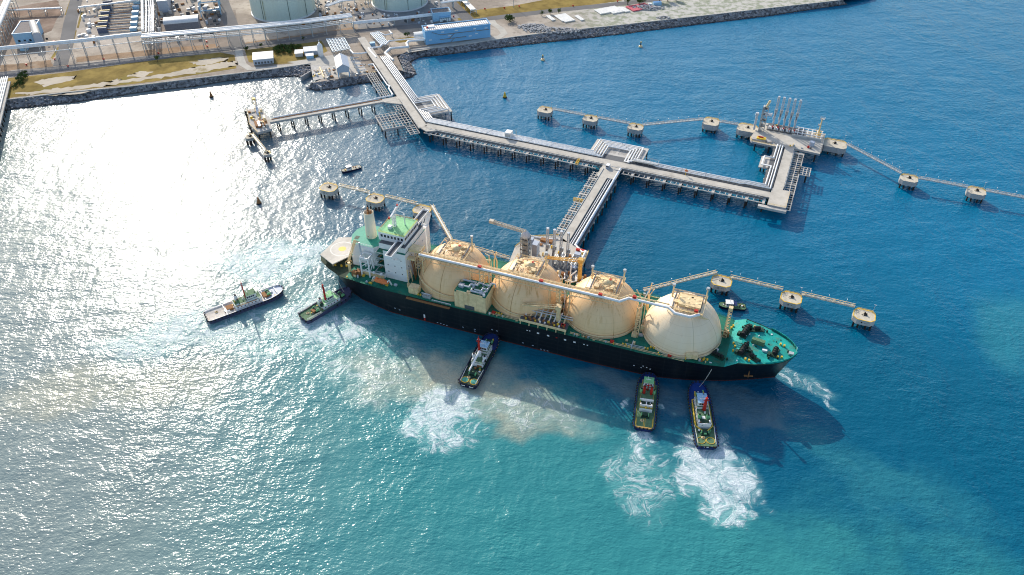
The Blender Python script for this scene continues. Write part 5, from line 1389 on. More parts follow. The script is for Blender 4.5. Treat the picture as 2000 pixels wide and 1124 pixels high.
t4, L, zd = tug('blue tug with two short red funnels pushing near the last dome', (1268,733), (1257,838), 11.2, dict(hull=C_['tugblue'], deck=C_['tgreen'], fore=C_['tugblue'], roof=C_['tgreen'], wroof=C_['lgreen'], house=(-.2,.3), wheel=(.18,.29), house_w=.6, railm=C_['yellow'], mast=[(.14,0,5,.3)], funnel=[(.08,1.9,5.2,C_['red'],.75),(.08,-1.9,5.2,C_['red'],.75),(.1,-3.3,2.2,C_['lgreen'],.9),(.1,3.3,2.2,C_['lgreen'],.9)],
  gear=[(-.13,0,3.4,.5,3.4,C_['white']),(-.27,0,2,1.6,1.4,C_['dgreen'])], winch=[(-.27,.7)], bits=BITS, tyre_gap=1.9, bow=9, foredeck_x=L*.3))
b = MB(); b.box(-L*.475,-4.2,2.36,-L*.31,4.2,2.42,C_['tgreen'])
for y in (-4.2,-.35,.35,4.1): b.box(-L*.475,y-.12,2.42,-L*.31,y+.12,2.46,C_['yellow'])
b.box(-L*.5,-3.9,2.5,-L*.475,3.9,2.9,mat('ochre_rail',(.5,.3,.08),.6)); b.box(-L*.17,-3,5.05,-L*.07,3,5.2,C_['dgreen']); b.beam((-L*.17,-3.2,5.9),(-L*.17,3.2,5.9),.4,1.6,C_['white']); b.beam((-L*.07,-3.6,6),(-L*.07,3.6,6),.35,1.8,C_['white']); b.build('stern_grating', t4)
t5, L, zd = tug('bright blue tug with yellow rails and yellow ring marks nearest the bow', (1361,750), (1381,874), 11.6, dict(hull=C_['tugblue'], deck=C_['tgreen'], fore=mat('tug_foredeck_blue',(.015,.05,.22),.5), roof=C_['tgreen'], wroof=C_['bluew'], house=(-.22,.2), wheel=(.05,.2), house_w=.56, mast=[(.02,-.9,9.5,.95)], funnel=[(-.1,2.2,2.0,C_['lgreen'],1.0),(-.1,-2.2,2.0,C_['lgreen'],1.0)],
  gear=[(-.1,0,1.8,1.8,2.8,C_['white']),(.28,0,2,2,1.4,C_['steel']),(-.3,0,1.8,1.4,1.2,C_['lgreen'])], winch=[(.29,.9),(-.29,.6)], bits=BITS, tyre_gap=2.0, bow=11, foredeck_x=L*.2))
b = MB()
b.tube([(L*.33,-2.4,4.2),(L*.22,-2.6,3.8),(L*.2,-4.0,3.6),(-L*.2,-4.2,3.4),(-L*.28,-1,3.4)], .32, C_['yellow'], 6)
b.tube([(L*.33,2.2,4.2),(L*.22,2.4,3.8),(L*.2,4.2,3.6),(-L*.2,4.4,3.4),(-L*.28,1,3.4)], .32, C_['yellow'], 6); each(b, 'tow_rail', t5, 0)
b = MB()
for y in (-2.4,2.4):
    pts = [(-L*.4+2.1*math.cos(a),y+2.1*math.sin(a),2.45) for a in [R(15*i) for i in range(25)]]
    b.tube(pts, .17, C_['yellow'], 5, caps=False)
each(b, 'deck_marking', t5)
b = MB(); b.beam((-L*.22,-3.2,5.6),(-L*.22,3.2,5.6),.4,1.2,C_['white']); b.box(-L*.22,-3,4.9,-L*.13,3,5.05,C_['dgreen']); b.box(-L/2-.05,-1.4,2.2,-L/2-.02,1.4,2.7,C_['white']); each(b, 'aft_rail', t5)
# small work boats
def workboat(label, a, z, Wd, roof, deck, hull, canopy):
    p, q = W(*a, 1.2), W(*z, 1.2); L = (p-q).length; c = (p+q)/2; rz = math.atan2(p.y-q.y, p.x-q.x)
    o = thing('work_boat', label, 'boat', (c.x,c.y,0), rz)
    out = hull_outline(L, Wd, Wd*.9); full = [(x,-w) for x, w in out]+[(x,w) for x, w in out[::-1]]; n = len(full)
    b = MB(); vs = [(x*.95,y*.8,-.6) for x, y in full]+[(x,y,1.5+max(0,x/L)*1.4) for x, y in full]
    b.add(vs, [(i,(i+1)%n,n+(i+1)%n,n+i) for i in range(n)], hull, True); b.build('hull', o)
    b = MB(); b.add([(x*.96,y*.94,1.4+max(0,x/L)*1.3) for x, y in full], [tuple(range(n))], deck); b.build('deck', o)
    b = MB(); b.box(L*.0,-Wd*.3,1.4,L*.24,Wd*.3,4.2,C_['white'],roof); b.box(-L*.02,-Wd*.34,4.2,L*.26,Wd*.34,4.35,roof); ca = b.build('cabin', o)
    b = MB(); b.box(L*.24,-Wd*.26,2.8,L*.245,Wd*.26,3.8,C_['glass'])
    for y in (-Wd*.3-.03, Wd*.3):
        for i in range(3): b.box(L*.02+i*L*.07,y,2.8,L*.07+i*L*.07,y+.03,3.8,C_['glass'])
    b.build('windows', ca)
    b = MB(); b.beam((L*.1,0,4.3),(L*.1,0,7.4),.2,.2,C_['white']); b.build('mast', o)
    b = MB()
    if canopy: b.box(-L*.16,-Wd*.34,3.2,-L*.01,Wd*.34,3.3,canopy)
    for k in range(9): b.cb(random.uniform(L*.27,L*.36) if k < 4 else random.uniform(-L*.42,-L*.1), random.uniform(-Wd*.25,Wd*.25),1.5,.8,.8,random.uniform(.4,1.0),random.choice([C_['yellow'],C_['rust'],C_['white'],C_['dgreen']]))
    each(b, 'deck_box', o); return o
workboat('small dark work boat with a white cabin left of the tanker funnel dolphins', (667,336), (705,325), 5.0, C_['white'], mat('work_boat_deck',(.45,.42,.33),.8), C_['navy'], None)
workboat('small blue work boat with a green deck beside the yellow edged dolphins', (1403,596), (1457,600), 6.0, C_['white'], C_['tgreen'], C_['navy'], C_['tugblue'])
# tow lines
for lb, a, za, bpx, zb in (('tow line from the tanker bow down to the blue and yellow tug', (1390,722), 17.5, (1366,756), 3.6), ('tow line from the tanker stern down to the nearest red masted tug', (656,538), 16, (672,571), 3.4)):
    p, q = W(*a, za), W(*bpx, zb); mb = MB()
    mb.tube([p.lerp(q, i/8)-Vector((0,0,1.2*math.sin(math.pi*i/8))) for i in range(9)], .16, C_['conc'], 5); tag(mb.build('tow_line'), lb, 'rope')
# buoys
bp = None
for k, (px, py, lb, col) in enumerate(((413,190,'brown buoy in the glare below the left sea wall','rust'),(506,398,'brown buoy in the glare left of the tanker dolphins','rust'),(986,191,'yellow conical buoy left of the far catwalk','yellow'),(1060,118,'pale round buoy nearest the sea wall','white'),(1251,92,'pale round buoy far out to the right','white'))):
    c = W(px, py); o = thing('buoy', lb, 'buoy', (c.x,c.y,0), random.random(), 'navigation buoys')
    b = MB()
    if col == 'white': b.lathe((0,0,-.6),[(1.6,0),(2.0,.8),(1.7,1.8),(.3,2.2)],C_['cream'],14)
    else: b.cyl((0,0,-.4),1.9,1.2,C_['black'],14)
    b.build('float', o)
    b = MB()
    if col == 'white': b.truss((0,0,1.4),(0,0,4.6),.7,3,C_['dsteel'],.22); b.cyl((0,0,4.4),.6,.9,C_['yellow'],8)
    else: b.lathe((0,0,.8),[(1.5,0),(1.0,2.2),(.55,3.6),(.55,4.4),(.01,4.6)],C_[col],12)
    b.build('tower', o)
# ------------------------------------------------------------------ shore buildings and plant
def frame(a, b, z=GZ):
    """front-left and front-right ground corners -> origin, rotation, length"""
    p, q = W(*a, z), W(*b, z); d = q-p
    return p, math.atan2(d.y, d.x), d.length
def building(name, label, cat, a, b, depth, h, wall, roof, shape='flat', rise=2.5, extra=None):
    p, rz, L = frame(a, b); o = thing(name, label, cat, p, rz)
    m = MB()
    if shape == 'flat':
        m.box(0,0,0,L,depth,h,wall,wall); m.build('wall', o)
        m = MB(); m.box(.5,.5,h+.01,L-.5,depth-.5,h+.04,roof); e = .35
        for x0,y0,x1,y1 in ((-e,-e,L+e,e),(-e,depth-e,L+e,depth+e),(-e,e,e,depth-e),(L-e,e,L+e,depth-e)): m.box(x0,y0,h,x1,y1,h+.7,wall)
        m.build('roof', o)
    elif shape == 'gable':      # ridge along the depth
        m.box(0,0,0,L,depth,h,wall); m.add([(0,0,h),(L,0,h),(L/2,0,h+rise),(0,depth,h),(L,depth,h),(L/2,depth,h+rise)],[(0,1,2),(4,3,5)],wall); m.build('wall', o)
        m = MB(); e = .6
        m.add([(-e,-e,h-.1),(L/2,-e,h+rise+.2),(L/2,depth+e,h+rise+.2),(-e,depth+e,h-.1),(L+e,-e,h-.1),(L+e,depth+e,h-.1)],[(0,1,2,3),(1,4,5,2)],roof); m.build('roof', o)
    elif shape == 'vault':      # ridge along the length
        m.box(0,0,0,L,depth,h,wall); n = 10
        pr = [(depth/2-depth/2*math.cos(math.pi*i/n), h+rise*math.sin(math.pi*i/n)) for i in range(n+1)]
        m.add([(0,y,z) for y,z in pr],[tuple(range(n,-1,-1))],wall); m.add([(L,y,z) for y,z in pr],[tuple(range(n+1))],wall); m.build('wall', o)
        m = MB(); v = []
        for y, z in pr: v += [(-.5,y,z+.12),(L+.5,y,z+.12)]
        m.add(v,[(2*i,2*i+1,2*i+3,2*i+2) for i in range(n)],roof,True); m.build('roof', o)
    elif shape == 'vaultd':     # vault running along the depth
        m.box(0,0,0,L,depth,h,wall); n = 10
        pr = [(L/2-L/2*math.cos(math.pi*i/n), h+rise*math.sin(math.pi*i/n)) for i in range(n+1)]
        m.add([(x,0,z) for x,z in pr],[tuple(range(n,-1,-1))],wall); m.build('wall', o)
        m = MB(); v = []
        for x, z in pr: v += [(x,-.5,z+.12),(x,depth+.5,z+.12)]
        m.add(v,[(2*i,2*i+2,2*i+3,2*i+1) for i in range(n)],roof,True); m.build('roof', o)
    elif shape == 'shed':
        m.box(0,0,0,L,depth,h,wall); m.build('wall', o)
        m = MB(); m.add([(-.4,-.4,h+.1),(L+.4,-.4,h+.1),(L+.4,depth+.4,h+rise),(-.4,depth+.4,h+rise)],[(0,1,2,3)],roof); m.build('roof', o)
    if extra: extra(o, L)
    return o, L
def ex_left(o, L):
    m = MB(); m.box(L*.32,-6,0,L*.72,0,4.6,C_['greyw'],C_['lroof']); m.box(L*.36,-13,0,L*.74,-6,3.4,C_['bluew'],C_['lroof']); m.build('entrance', o)
    m = MB()
    for i in range(6): m.box(3+i*5,-.06,4,5.2+i*5,0,6,C_['glass'])
    each(m, 'window', o)
building('plant_hall', 'flat brown-roofed control hall with pale blue walls beside the site road', 'building', (33,91), (70,88), 34, 12, C_['bluew'], C_['groof'], 'flat', extra=ex_left)
building('plant_annex', 'grey vaulted annex adjoining the brown-roofed hall', 'building', (72,92), (88,89), 36, 11, C_['greyw'], mat('vault_grey',(.36,.36,.35),.5), 'vaultd', 3)
building('long_shed', 'long shed with a pale curved roof behind the main pipe rack', 'building', (325,66), (391,60), 16, 9, mat('shed_dark_wall',(.2,.2,.22),.6), C_['lroof'], 'vault', 3.5)
p, rz, L = frame((394,33),(432,29)); o = thing('arched_canopy', 'open steel canopy with a grey arched roof near the tanks', 'canopy', p, rz)
m = MB()
for x in (0,L):
    for y in (0,16,32): m.beam((x,y,0),(x,y,15),.9,.9,C_['bluew'])
for z in (6,14.5): m.beam((0,0,z),(L,0,z),.6,.9,C_['bluew'])
each(m, 'frame', o, .1)
m = MB(); v = []
for i in range(11):
    a = math.pi*i/10; x, z = L/2-(L/2+.8)*math.cos(a), 15+3.4*math.sin(a); v += [(x,-1,z),(x,36,z)]
m.add(v,[(2*i,2*i+2,2*i+3,2*i+1) for i in range(10)],C_['greyw'],True); m.build('roof', o)
m = MB()
for i in range(8): m.cb(random.uniform(3,L-3),random.uniform(4,26),0,random.uniform(2,5),random.uniform(2,4),random.uniform(2,5),random.choice([C_['rust'],C_['steel'],C_['dsteel'],C_['greyw']]))
each(m, 'machine', o)
building('grey_block', 'tall grey flat block at the top edge beside the pipe columns', 'building', (312,26), (332,24), 40, 12, C_['greyw'], mat('block_roof',(.38,.38,.40),.6), 'flat')
def ex_b4(o, L):
    m = MB()
    for i in range(6): m.box(1.2+i*L/6.4,-.06,.6,1.2+i*L/6.4+1.7,0,2.6,C_['dsteel'])
    each(m, 'window', o)
building('waterfront_shed', 'small white roofed shed alone on the grass above the sea wall', 'building', (496,127.5), (535,124), 13, 5.2, C_['greyw'], C_['lroof'], 'shed', 1.6, ex_b4)
building('kiosk', 'tiny open roofed kiosk left of the white silo', 'building', (577,112), (592,111), 8, 3.5, C_['conc'], C_['lroof'], 'shed', .4)
building('pump_house', 'low pale pump house beside the white silo', 'building', (595,109.5), (622,107), 8, 4.2, C_['greyw'], C_['lroof'], 'shed', 1.4)
building('switch_box', 'small pale cabinet building in front of the pump house', 'building', (599,116), (613,114.5), 5, 3, C_['bluew'], C_['lroof'], 'shed', .4)
c = W(627,109,GZ); o = thing('silo', 'slim white upright silo beside the pump house', 'silo', c)
m = MB(); m.lathe((0,0,0),[(2.6,0),(2.6,10),(1.8,11.4),(.6,12)],C_['white'],20); m.build('shell', o)
m = MB(); m.beam((0,0,12),(0,0,15.5),.3,.3,C_['white']); m.cyl((0,0,12),.7,1.2,C_['white'],8); m.build('vent', o)
# open-ended gabled shelter on legs
p, rz, L = frame((661,152.5),(684,150)); o = thing('gabled_shelter', 'grey gabled shelter with a pale left roof slope on the intake quay', 'building', p, rz)
m = MB(); D = 25; h = 9.5; rs = 3.2
m.add([(0,0,4.6),(L,0,4.6),(L,0,h),(L/2,0,h+rs),(0,0,h)],[(0,1,2,3,4)],C_['greyw']); m.box(0,.02,4.6,.3,D,h,C_['greyw']); m.box(L-.3,.02,4.6,L,D,h,C_['greyw'])
for x in (.5,L-.5):
    for y in (.4,D/2,D-.4): m.beam((x,y,0),(x,y,4.6),.9,.9,C_['bluew'])
m.build('frame', o)
m = MB(); m.add([(-.8,-.8,h-.3),(L/2,-.8,h+rs+.2),(L/2,D,h+rs+.2),(-.8,D,h-.3)],[(0,1,2,3)],mat('shelter_pale_roof',(.66,.64,.62),.5)); m.add([(L+.8,-.8,h-.3),(L/2,-.8,h+rs+.2),(L/2,D,h+rs+.2),(L+.8,D,h-.3)],[(0,3,2,1)],C_['greyw']); m.build('roof', o)
# intake pumps and valves on the quay
mq = mat('pale_pump_paint',(.62,.62,.60),.4)
for i, (px, py) in enumerate(((638,142),(640,146),(643,150))):
    c = W(px, py, GZ); m = MB(); m.lathe(c, [(.8,0),(1.2,.6),(1.2,2.2),(.5,3.0)], mq, 12); tag(m.build('intake_pump'), 'white bulbous intake pump left of the gabled shelter', 'pump', 'intake pumps left of the shelter')
for i, (px, py) in enumerate(((687,117),(691,125),(694,131),(697,136),(700,142))):
    c = W(px, py, GZ); m = MB(); m.lathe(c, [(1.0,0),(1.5,.8),(1.5,2.4),(.6,3.4)], mq, 12); m.tube([c+Vector((0,0,1.6)), c+Vector((7,2.4,1.6))], .4, mq, 6); tag(m.build('discharge_valve'), 'white bulbous valve in the row right of the gabled shelter', 'valve', 'valves right of the shelter')
c0, c1 = W(625,134,GZ), W(633,153,GZ); m = MB(); m.tube([c0+Vector((0,0,1)), c1+Vector((0,0,1))], .7, C_['cream'], 8); tag(m.build('intake_pipe'), 'cream pipe lying across the intake yard', 'pipe')
m = MB()
for k in range(70):
    px = random.uniform(612,735); py = 163-(px-612)*.13-random.uniform(3,24)
    if 656 < px < 690: continue
    c = W(px, py, GZ); m.cb(c.x, c.y, GZ, random.uniform(.6,2.6), random.uniform(.6,2.2), random.uniform(.4,1.8), random.choice([C_['rust'],C_['conc'],mq,C_['steel'],C_['yellow'],C_['cream']]), random.random()*3)
tag(m.build('yard_fittings'), 'low valves, blocks and fittings scattered over the intake quay', 'fittings', kind='stuff')
# slanting open pipe frames (blue-white grids) climbing the bank
def grid(label, cn, z0, z1, nx, ny, m_):
    A, B, C, D = [W(x, y, GZ+zz) for (x, y), zz in zip(cn, (z0,z0,z1,z1))]
    o = thing('pipe_trellis', label, 'pipe trellis', (A.x, A.y, GZ)); base = Vector((A.x, A.y, GZ)); m = MB()
    for i in range(nx+1): m.beam(A.lerp(B,i/nx)-base, D.lerp(C,i/nx)-base, .5,.5,m_)
    for j in range(ny+1): m.beam(A.lerp(D,j/ny)-base, B.lerp(C,j/ny)-base, .4,.4,m_)
    m.build('grid', o); m = MB()
    for i in (0,nx//2,nx):
        for j in range(0,ny+1,2):
            p = A.lerp(B,i/nx).lerp(D.lerp(C,i/nx),j/ny)-base; m.beam((p.x,p.y,0),p,.4,.4,C_['steel'])
    each(m, 'post', o, -.02)
    m = MB()
    for i in range(nx):
        u = (i+.5)/nx; m.tube([A.lerp(B,u)-base+Vector((0,0,-.8)), D.lerp(C,u)-base+Vector((0,0,-.8))], .42, C_['pipe'], 6)
    m.build('pipes', o)
bw = mat('pale_blue_steel',(.55,.64,.70),.45,.2)
grid('wide pale blue frame of pipes on the bank above the gabled shelter', [(637,76),(672,74),(684,95),(650,101)], 4, 4, 6, 8, bw)
grid('pale blue frame of pipes on the bank right of the approach road', [(723,65),(740,62),(758,84),(744,88)], 4, 4, 5, 8, bw)
for lb, pts, r in (('white pipe elbow leading from the right-hand frame to the approach trestle', [(748,86),(742,92),(720,95),(726,103),(735,113)], .9),
                   ('white pipe dog-leg from the blue hall to the approach trestle', [(830,78),(798,81),(794,85),(797,92),(762,95),(752,104),(768,118)], 1.2),
                   ('thinner white pipe running alongside the dog-leg from the blue hall', [(832,74),(760,80),(752,88)], .7),
                   ('white pipe stub bending on the bank behind the right-hand frame', [(760,60),(766,66),(752,69),(742,64)], .7),
                   ('white pipe leaving the foot of the bank towards the valves', [(684,98),(690,105),(705,105),(716,103)], .8)):
    m = MB(); m.tube([W(x,y,GZ+4.2) for x, y in pts], r, C_['pipe'], 8)
    for x, y in pts: c = W(x,y,GZ+4.2); m.beam((c.x,c.y,GZ),(c.x,c.y,GZ+4),.35,.35,C_['steel'])
    tag(m.build('shore_pipe'), lb, 'pipe', 'white pipes at the root of the approach trestle')
c = W(728,91,GZ); m = MB(); m.cb(c.x,c.y,GZ,5,4,4,C_['bluew'],.3); tag(m.build('gatehouse'), 'tiny blue cabin beside the approach roadway', 'cabin')
# blue hall beside the sea wall
def ex_blue(o, L):
    m = MB()
    for i in range(30): m.cb(2+i*(L-4)/29,7,13.0,1.5,9,.5,C_['white'] if i%2 else C_['pipe'])
    m.cb(8,10,13,7,5,1.6,C_['white']); m.cb(4,8,13,1.6,1.6,1.8,C_['red']); each(m, 'roof_unit', o, 0)
    m = MB()
    for x0, x1, z in ((.22,.42,8.4),(.42,.76,8.4),(.78,.98,8.2),(.22,.42,3.6),(.42,.62,3.6)): m.box(x0*L,-.8,z,x1*L,0,z+.35,C_['groof'])
    m.beam((.1*L,-.5,12),(.22*L,-.5,8.6),.5,.3,C_['groof']); m.beam((.44*L,-.5,8.4),(.36*L,-.5,3.8),.5,.3,C_['groof']); m.beam((.44*L,-.5,3.6),(.38*L,-.5,.2),.5,.3,C_['groof']); each(m, 'wall_duct', o)
    m = MB()
    for x, z in ((.24,10.6),(.45,10.6),(.73,10.2),(.91,9.6),(.66,3.4),(.76,5),(.05,4),(.34,6)): m.box(x*L,-.3,z,x*L+3,0,z+.8,C_['pipe'])
    each(m, 'wall_vent', o)
building('blue_hall', 'long sky blue windowless hall above the rock slope', 'building', (832,88), (958,73), 15, 13, mat('sky_blue_cladding',(.20,.44,.68),.5,var=.04), C_['groof'], 'flat', extra=ex_blue)
building('barrel_annex', 'pale barrel-roofed annex at the left end of the blue hall', 'building', (812,82), (831,80), 12, 4, C_['greyw'], C_['lroof'], 'vault', 2.6)
def ex_b7(o, L):
    m = MB(); m.box(L*.36,-3,4.6,L*.98,0,5.0,C_['bluew'])
    for i in range(5): m.cyl((L*.42+i*L*.12,-1.6,0),1.0,3.2,C_['pipe'],10)
    each(m, 'transformer', o)
building('small_blue_block', 'small pale blue block with a dark sunken roof behind the blue hall', 'building', (846,43), (881,40), 13, 8.5, C_['bluew'], C_['dsteel'], 'flat', extra=ex_b7)
# storage tanks
def tank(label, px, py, r, h):
    c = W(px, py, GZ); ctr = c+Vector((0, r, 0))*1.0
    o = thing('storage_tank', label, 'tank', (ctr.x, ctr.y, GZ), 0, 'storage tanks behind the pipe rack')
    m = MB(); m.lathe((0,0,0),[(r,0),(r,h)],C_['tank'],64); m.build('shell', o)
    m = MB(); m.lathe((0,0,h),[(r+.3,0),(r*.8,4),(r*.4,7),(.01,8)],C_['tank'],64); m.build('roof', o)
    m = MB(); m.lathe((0,0,0),[(r+.9,.0),(r+.9,1.1),(r,1.2)],C_['lroof'],64); m.build('base_ring', o)
    m = MB()
    for a in (-2.0,-1.15,-.55): x, y = (r+.12)*math.cos(a), (r+.12)*math.sin(a); m.beam((x,y,1),(x,y,h),.5,.3,C_['dgreen'])
    m.beam(((r+.15)*math.cos(-1.93),(r+.15)*math.sin(-1.93),1),((r+.15)*math.cos(-1.93),(r+.15)*math.sin(-1.93),h),1.2,.15,mat('tank_rust_streak',(.40,.36,.2),.7)); each(m, 'downpipe', o)
tank('huge pale green storage tank filling the top edge left of centre', 541, 44, 33.5, 40)
tank('second pale green storage tank at the top edge, right of the bigger one', 775, 24, 30, 40)
c = W(617,14,GZ); o = thing('tank_tower', 'grey steel stair tower between the two pale green tanks', 'tower', (c.x,c.y,GZ)); m = MB(); m.truss((0,0,0),(0,0,38),7,8,C_['steel'],.6); m.build('frame', o)
m = MB()
for z in range(5,38,5): m.box(-3.4,-3.4,z,3.4,3.4,z+.3,C_['dsteel'])
m.build('landing', o)
# pipe racks
def rack(label, pts, h, w, gap, pr, m_=None):
    m_ = m_ or C_['steel']; q = [W(x,y,GZ) for x, y in pts]; base = Vector((q[0].x,q[0].y,GZ))
    o = thing('pipe_rack', label, 'pipe rack', base)
    v = [p-base for p in q]; cnt = 0
    for a, b in zip(v, v[1:]):
        d = (b-a).normalized(); nn = Vector((-d.y,d.x,0)); k = max(1,int((b-a).length/gap))
        m = MB()
        for s_ in (-w/2,w/2): m.beam((nn*s_)+Vector((0,0,0)),(nn*s_)+Vector((0,0,h)),.5,.5,m_)
        for z in (h*.6,h): m.beam(nn*(-w/2)+Vector((0,0,z)),nn*(w/2)+Vector((0,0,z)),.45,.5,m_)
        f0 = None
        for i in range(k+1):
            if cnt > 90: break
            p = a.lerp(b,i/k); cnt += 1
            if f0 is None: f0 = m.build('bent', o, p)
            else: inst(f0, p, 0, o)
    offs = 0
    for r, y, z in pr:
        pp = []
        for i, p in enumerate(v):
            d = (v[min(i+1,len(v)-1)]-v[max(i-1,0)]).normalized(); nn = Vector((-d.y,d.x,0)); pp.append(p+nn*y+Vector((0,0,h+z)))
        m = MB(); m.tube(pp, r, C_['pipe'], 8); m.build('pipe', o)
    return o
rack('long pipe rack with one fat pale pipe at the left above the grass bank', [(-40,131),(60,121),(170,110),(285,96)], 14, 5, 11, [(1.5,0,1.8),(.5,-2.2,.8),(.4,2.2,.7),(.35,-2.2,-5)])
rack('wide pipe rack passing in front of the big tank', [(285,100),(400,90),(520,79),(610,69),(690,58)], 14, 12, 10.5, [(.9,-5,1.2),(.6,-3,1),(.7,-1,1.1),(.5,1,.9),(.8,3,1.2),(.5,5,.9),(.5,-4,-5),(.5,0,-5),(.4,4,-5)])
rack('double column of pipes running up to the top edge', [(300,90),(300,45),(296,-20)], 13, 9, 14, [(.8,-3.5,1.2),(.6,-1.5,1),(.6,.5,1),(.8,3.2,1.2)])
rack('single fat pale pipe column left of the double column', [(287,88),(286,45),(284,-20)], 13, 3, 14, [(1.4,0,1.7)])
rack('broad pipe rack crossing the left edge behind the hall', [(-14,120),(8,70),(22,35),(28,20)], 13, 9, 10, [(1.8,-2.4,2),(1.2,1.2,1.4),(.8,3.4,1)])
rack('raised pipe rack left of the site road at the top edge', [(-40,34),(60,29),(122,26)], 5, 6, 14, [(.8,-1.5,1),(.6,1,.8)])
rack('raised pipe rack right of the site road at the top edge', [(158,27),(220,20),(290,10)], 6, 6, 14, [(1.0,-1.5,1.2),(.6,1,.8),(.4,2.4,.6)])
rack('low pipe rack behind the coast road right of the first tank', [(690,55),(770,47),(845,38)], 4, 6, 12, [(1.3,0,1.5),(.6,-2,.8),(.5,2.2,.8)])
rack('bundle of pipes between the two tanks', [(640,30),(668,20),(720,14),(735,2)], 9, 6, 12, [(.7,-2,1),(.6,0,1),(.7,2,1)])
rack('pale pipe bridge over the road behind the small blue block', [(862,20),(885,16),(914,14)], 7, 5, 12, [(.7,-1.5,.9),(.7,.5,.9),(.5,2,.8)])
rack('pale pipe bundle descending past the pipe bridge', [(888,-14),(905,8),(925,28)], 4, 7, 12, [(.6,-2.5,.8),(.6,-1,.8),(.6,.6,.8),(.6,2.2,.8)])
# bank of heaters: repeated rows of pipes with dark blue and yellow ends
hp_ = None
for k in range(6):
    px, py = 203-k*2.2, 13+k*10.6; p, rz, L = frame((px,py),(px+88,py-6.5))
    if hp_ is None:
        o = thing('vaporiser_row', '', 'pipe row', p, rz); m = MB()
        m.box(0,0,0,9,5,5.4,mat('dark_blue_steel',(.10,.12,.18),.6)); m.box(-1,3,5.4,9,5,6,mat('ochre_steel',(.55,.38,.1),.6)); m.build('header', o)
        m = MB()
        for y in (1,3.4): m.tube([(9,y,1.6),(L,y,1.6)], .45, C_['steel'], 6)
        m.tube([(9,2.2,2.6),(L*.8,2.2,2.6)], .35, C_['rust'], 6); m.build('pipe', o)
        m = MB(); m.box(L*.66,-.5,0,L*.80,4.5,3.2,C_['bluew']); m.build('skid', o); hp_ = o
    else: o = copy_tree(hp_); o.location = p; o.rotation_euler = (0,0,rz)
    o['label'] = ['topmost row of pipes with a dark blue header in the left plant','second row of pipes from the top in the left plant','third row of pipes from the top in the left plant','third row of pipes from the bottom in the left plant','second row of pipes from the bottom in the left plant','lowest row of pipes with a dark blue header, nearest the rack'][k]
    o['group'] = 'rows of pipes in the left plant'
# plant clutter
m = MB()
for k in range(260):
    px, py = random.uniform(150,470), random.uniform(-6,92)
    if 430 < px or 318 < px < 395 and 45 < py < 72 or py > 98-(px-150)*.06: continue
    if 195 < px < 290: continue
    c = W(px,py,GZ); m.cb(c.x,c.y,GZ,random.uniform(.8,4),random.uniform(.8,3),random.uniform(.6,4.5),random.choice([C_['rust'],C_['steel'],C_['conc'],C_['greyw'],C_['white'],C_['dsteel']]),random.random())
for k in range(150):
    px, py = random.uniform(590,880), random.uniform(-4,52)
    if abs(px-775) < 56 and py < 26 or px < 608 and py < 44: continue
    c = W(px,py,GZ); m.cb(c.x,c.y,GZ,random.uniform(.8,3),random.uniform(.8,3),random.uniform(.6,3.5),random.choice([C_['rust'],C_['steel'],C_['conc'],C_['greyw'],C_['white'],C_['dsteel']]),random.random())
tag(m.build('plant_fittings'), 'small pumps, blocks and fittings scattered about the plant yards', 'fittings', kind='stuff')
# stacks of white pipes, red pipes, spoil heaps
def stack(label, a, L, n, m_, rz, gap=1.6):
    c = W(*a,GZ); o = MB()
    for i in range(n): o.tube([(0,i*gap,.7),(L,i*gap,.7)], .68, m_, 8)
    return tag(o.build('pipe_stack', None, (c.x,c.y,GZ), rz), label, 'pipe stack')
wp = mat('bright_white_pipe',(.66,.66,.63),.5,var=.05)
for lb, a, L, n, m_, rz in (('pair of white pipes lying left of the white pipe heap',(1067,33),14,3,wp,R(-64)),('heap of white pipes, broadest on the sandy yard',(1083,32),18,9,wp,R(-64)),('short white pipe stack below the broadest heap',(1093,37),13,8,wp,R(-64)),('pair of white pipes alone on the sand',(1123,33),14,3,wp,R(-64)),
  ('wide white pipe stack left of the red pipes',(1161,21),14,17,wp,R(-64)),('white pipe stack beside the red pipes',(1185,20),14,11,wp,R(-64)),('last white pipes next to the red pipes',(1209,17),14,4,wp,R(-64)),('stack of pinkish red pipes at the far yard',(1223,14.5),15,16,mat('pink_red_pipe',(.55,.09,.13),.6),R(-64))): stack(lb, a, L, n, m_, rz, 1.55)
def heap(label, px, py, rx, ry, n, s0):
    global rocks
    rocks = MB(); c = W(px,py,GZ)
    for k in range(n):
        a, r = random.random()*6.28, math.sqrt(random.random()); rock(Vector((c.x+rx*r*math.cos(a), c.y+ry*r*math.sin(a), GZ+(1-r)*2.2)), random.uniform(.6,1.4)*s0)
    return tag(rocks.build('rock_pile'), label, 'rock pile', kind='stuff')
M_ROCK2 = mat('quarried_rock',(.36,.36,.36),.9,var=.4,scale=.5); M_ROCK = M_ROCK2
heap('grey quarried rock pile beside the sandy yard path', 1040, 53, 16, 8, 160, 1.3); heap('paler long rock pile along the crest', 1078, 60, 30, 8, 260, 1.2); heap('dark spoil heap behind the red pipes', 1262, 16, 20, 8, 160, 1.4); heap('small rock pile by the crest far right', 1297, 36, 8, 4, 50, 1.2)
c = W(1283,10,GZ); m = MB(); m.cb(c.x,c.y,GZ,9,4,3.4,C_['bluew'],.2,top=mat('blue_tarp',(.1,.25,.5),.6)); m.cb(c.x-8,c.y-1,GZ,4,3,2,C_['white'],.2); tag(m.build('site_hut'), 'little blue site hut among the spoil heaps', 'hut')
c = W(1003,15,GZ); m = MB(); m.tube([c, c+Vector((0,0,16))], .35, C_['steel'], 6, r1=.2); m.beam(c+Vector((-1.5,0,16)), c+Vector((1.5,0,16)), .5,.4,C_['steel']); tag(m.build('lamp_mast'), 'tall lamp mast on the grass right of the blue hall', 'lamp mast')
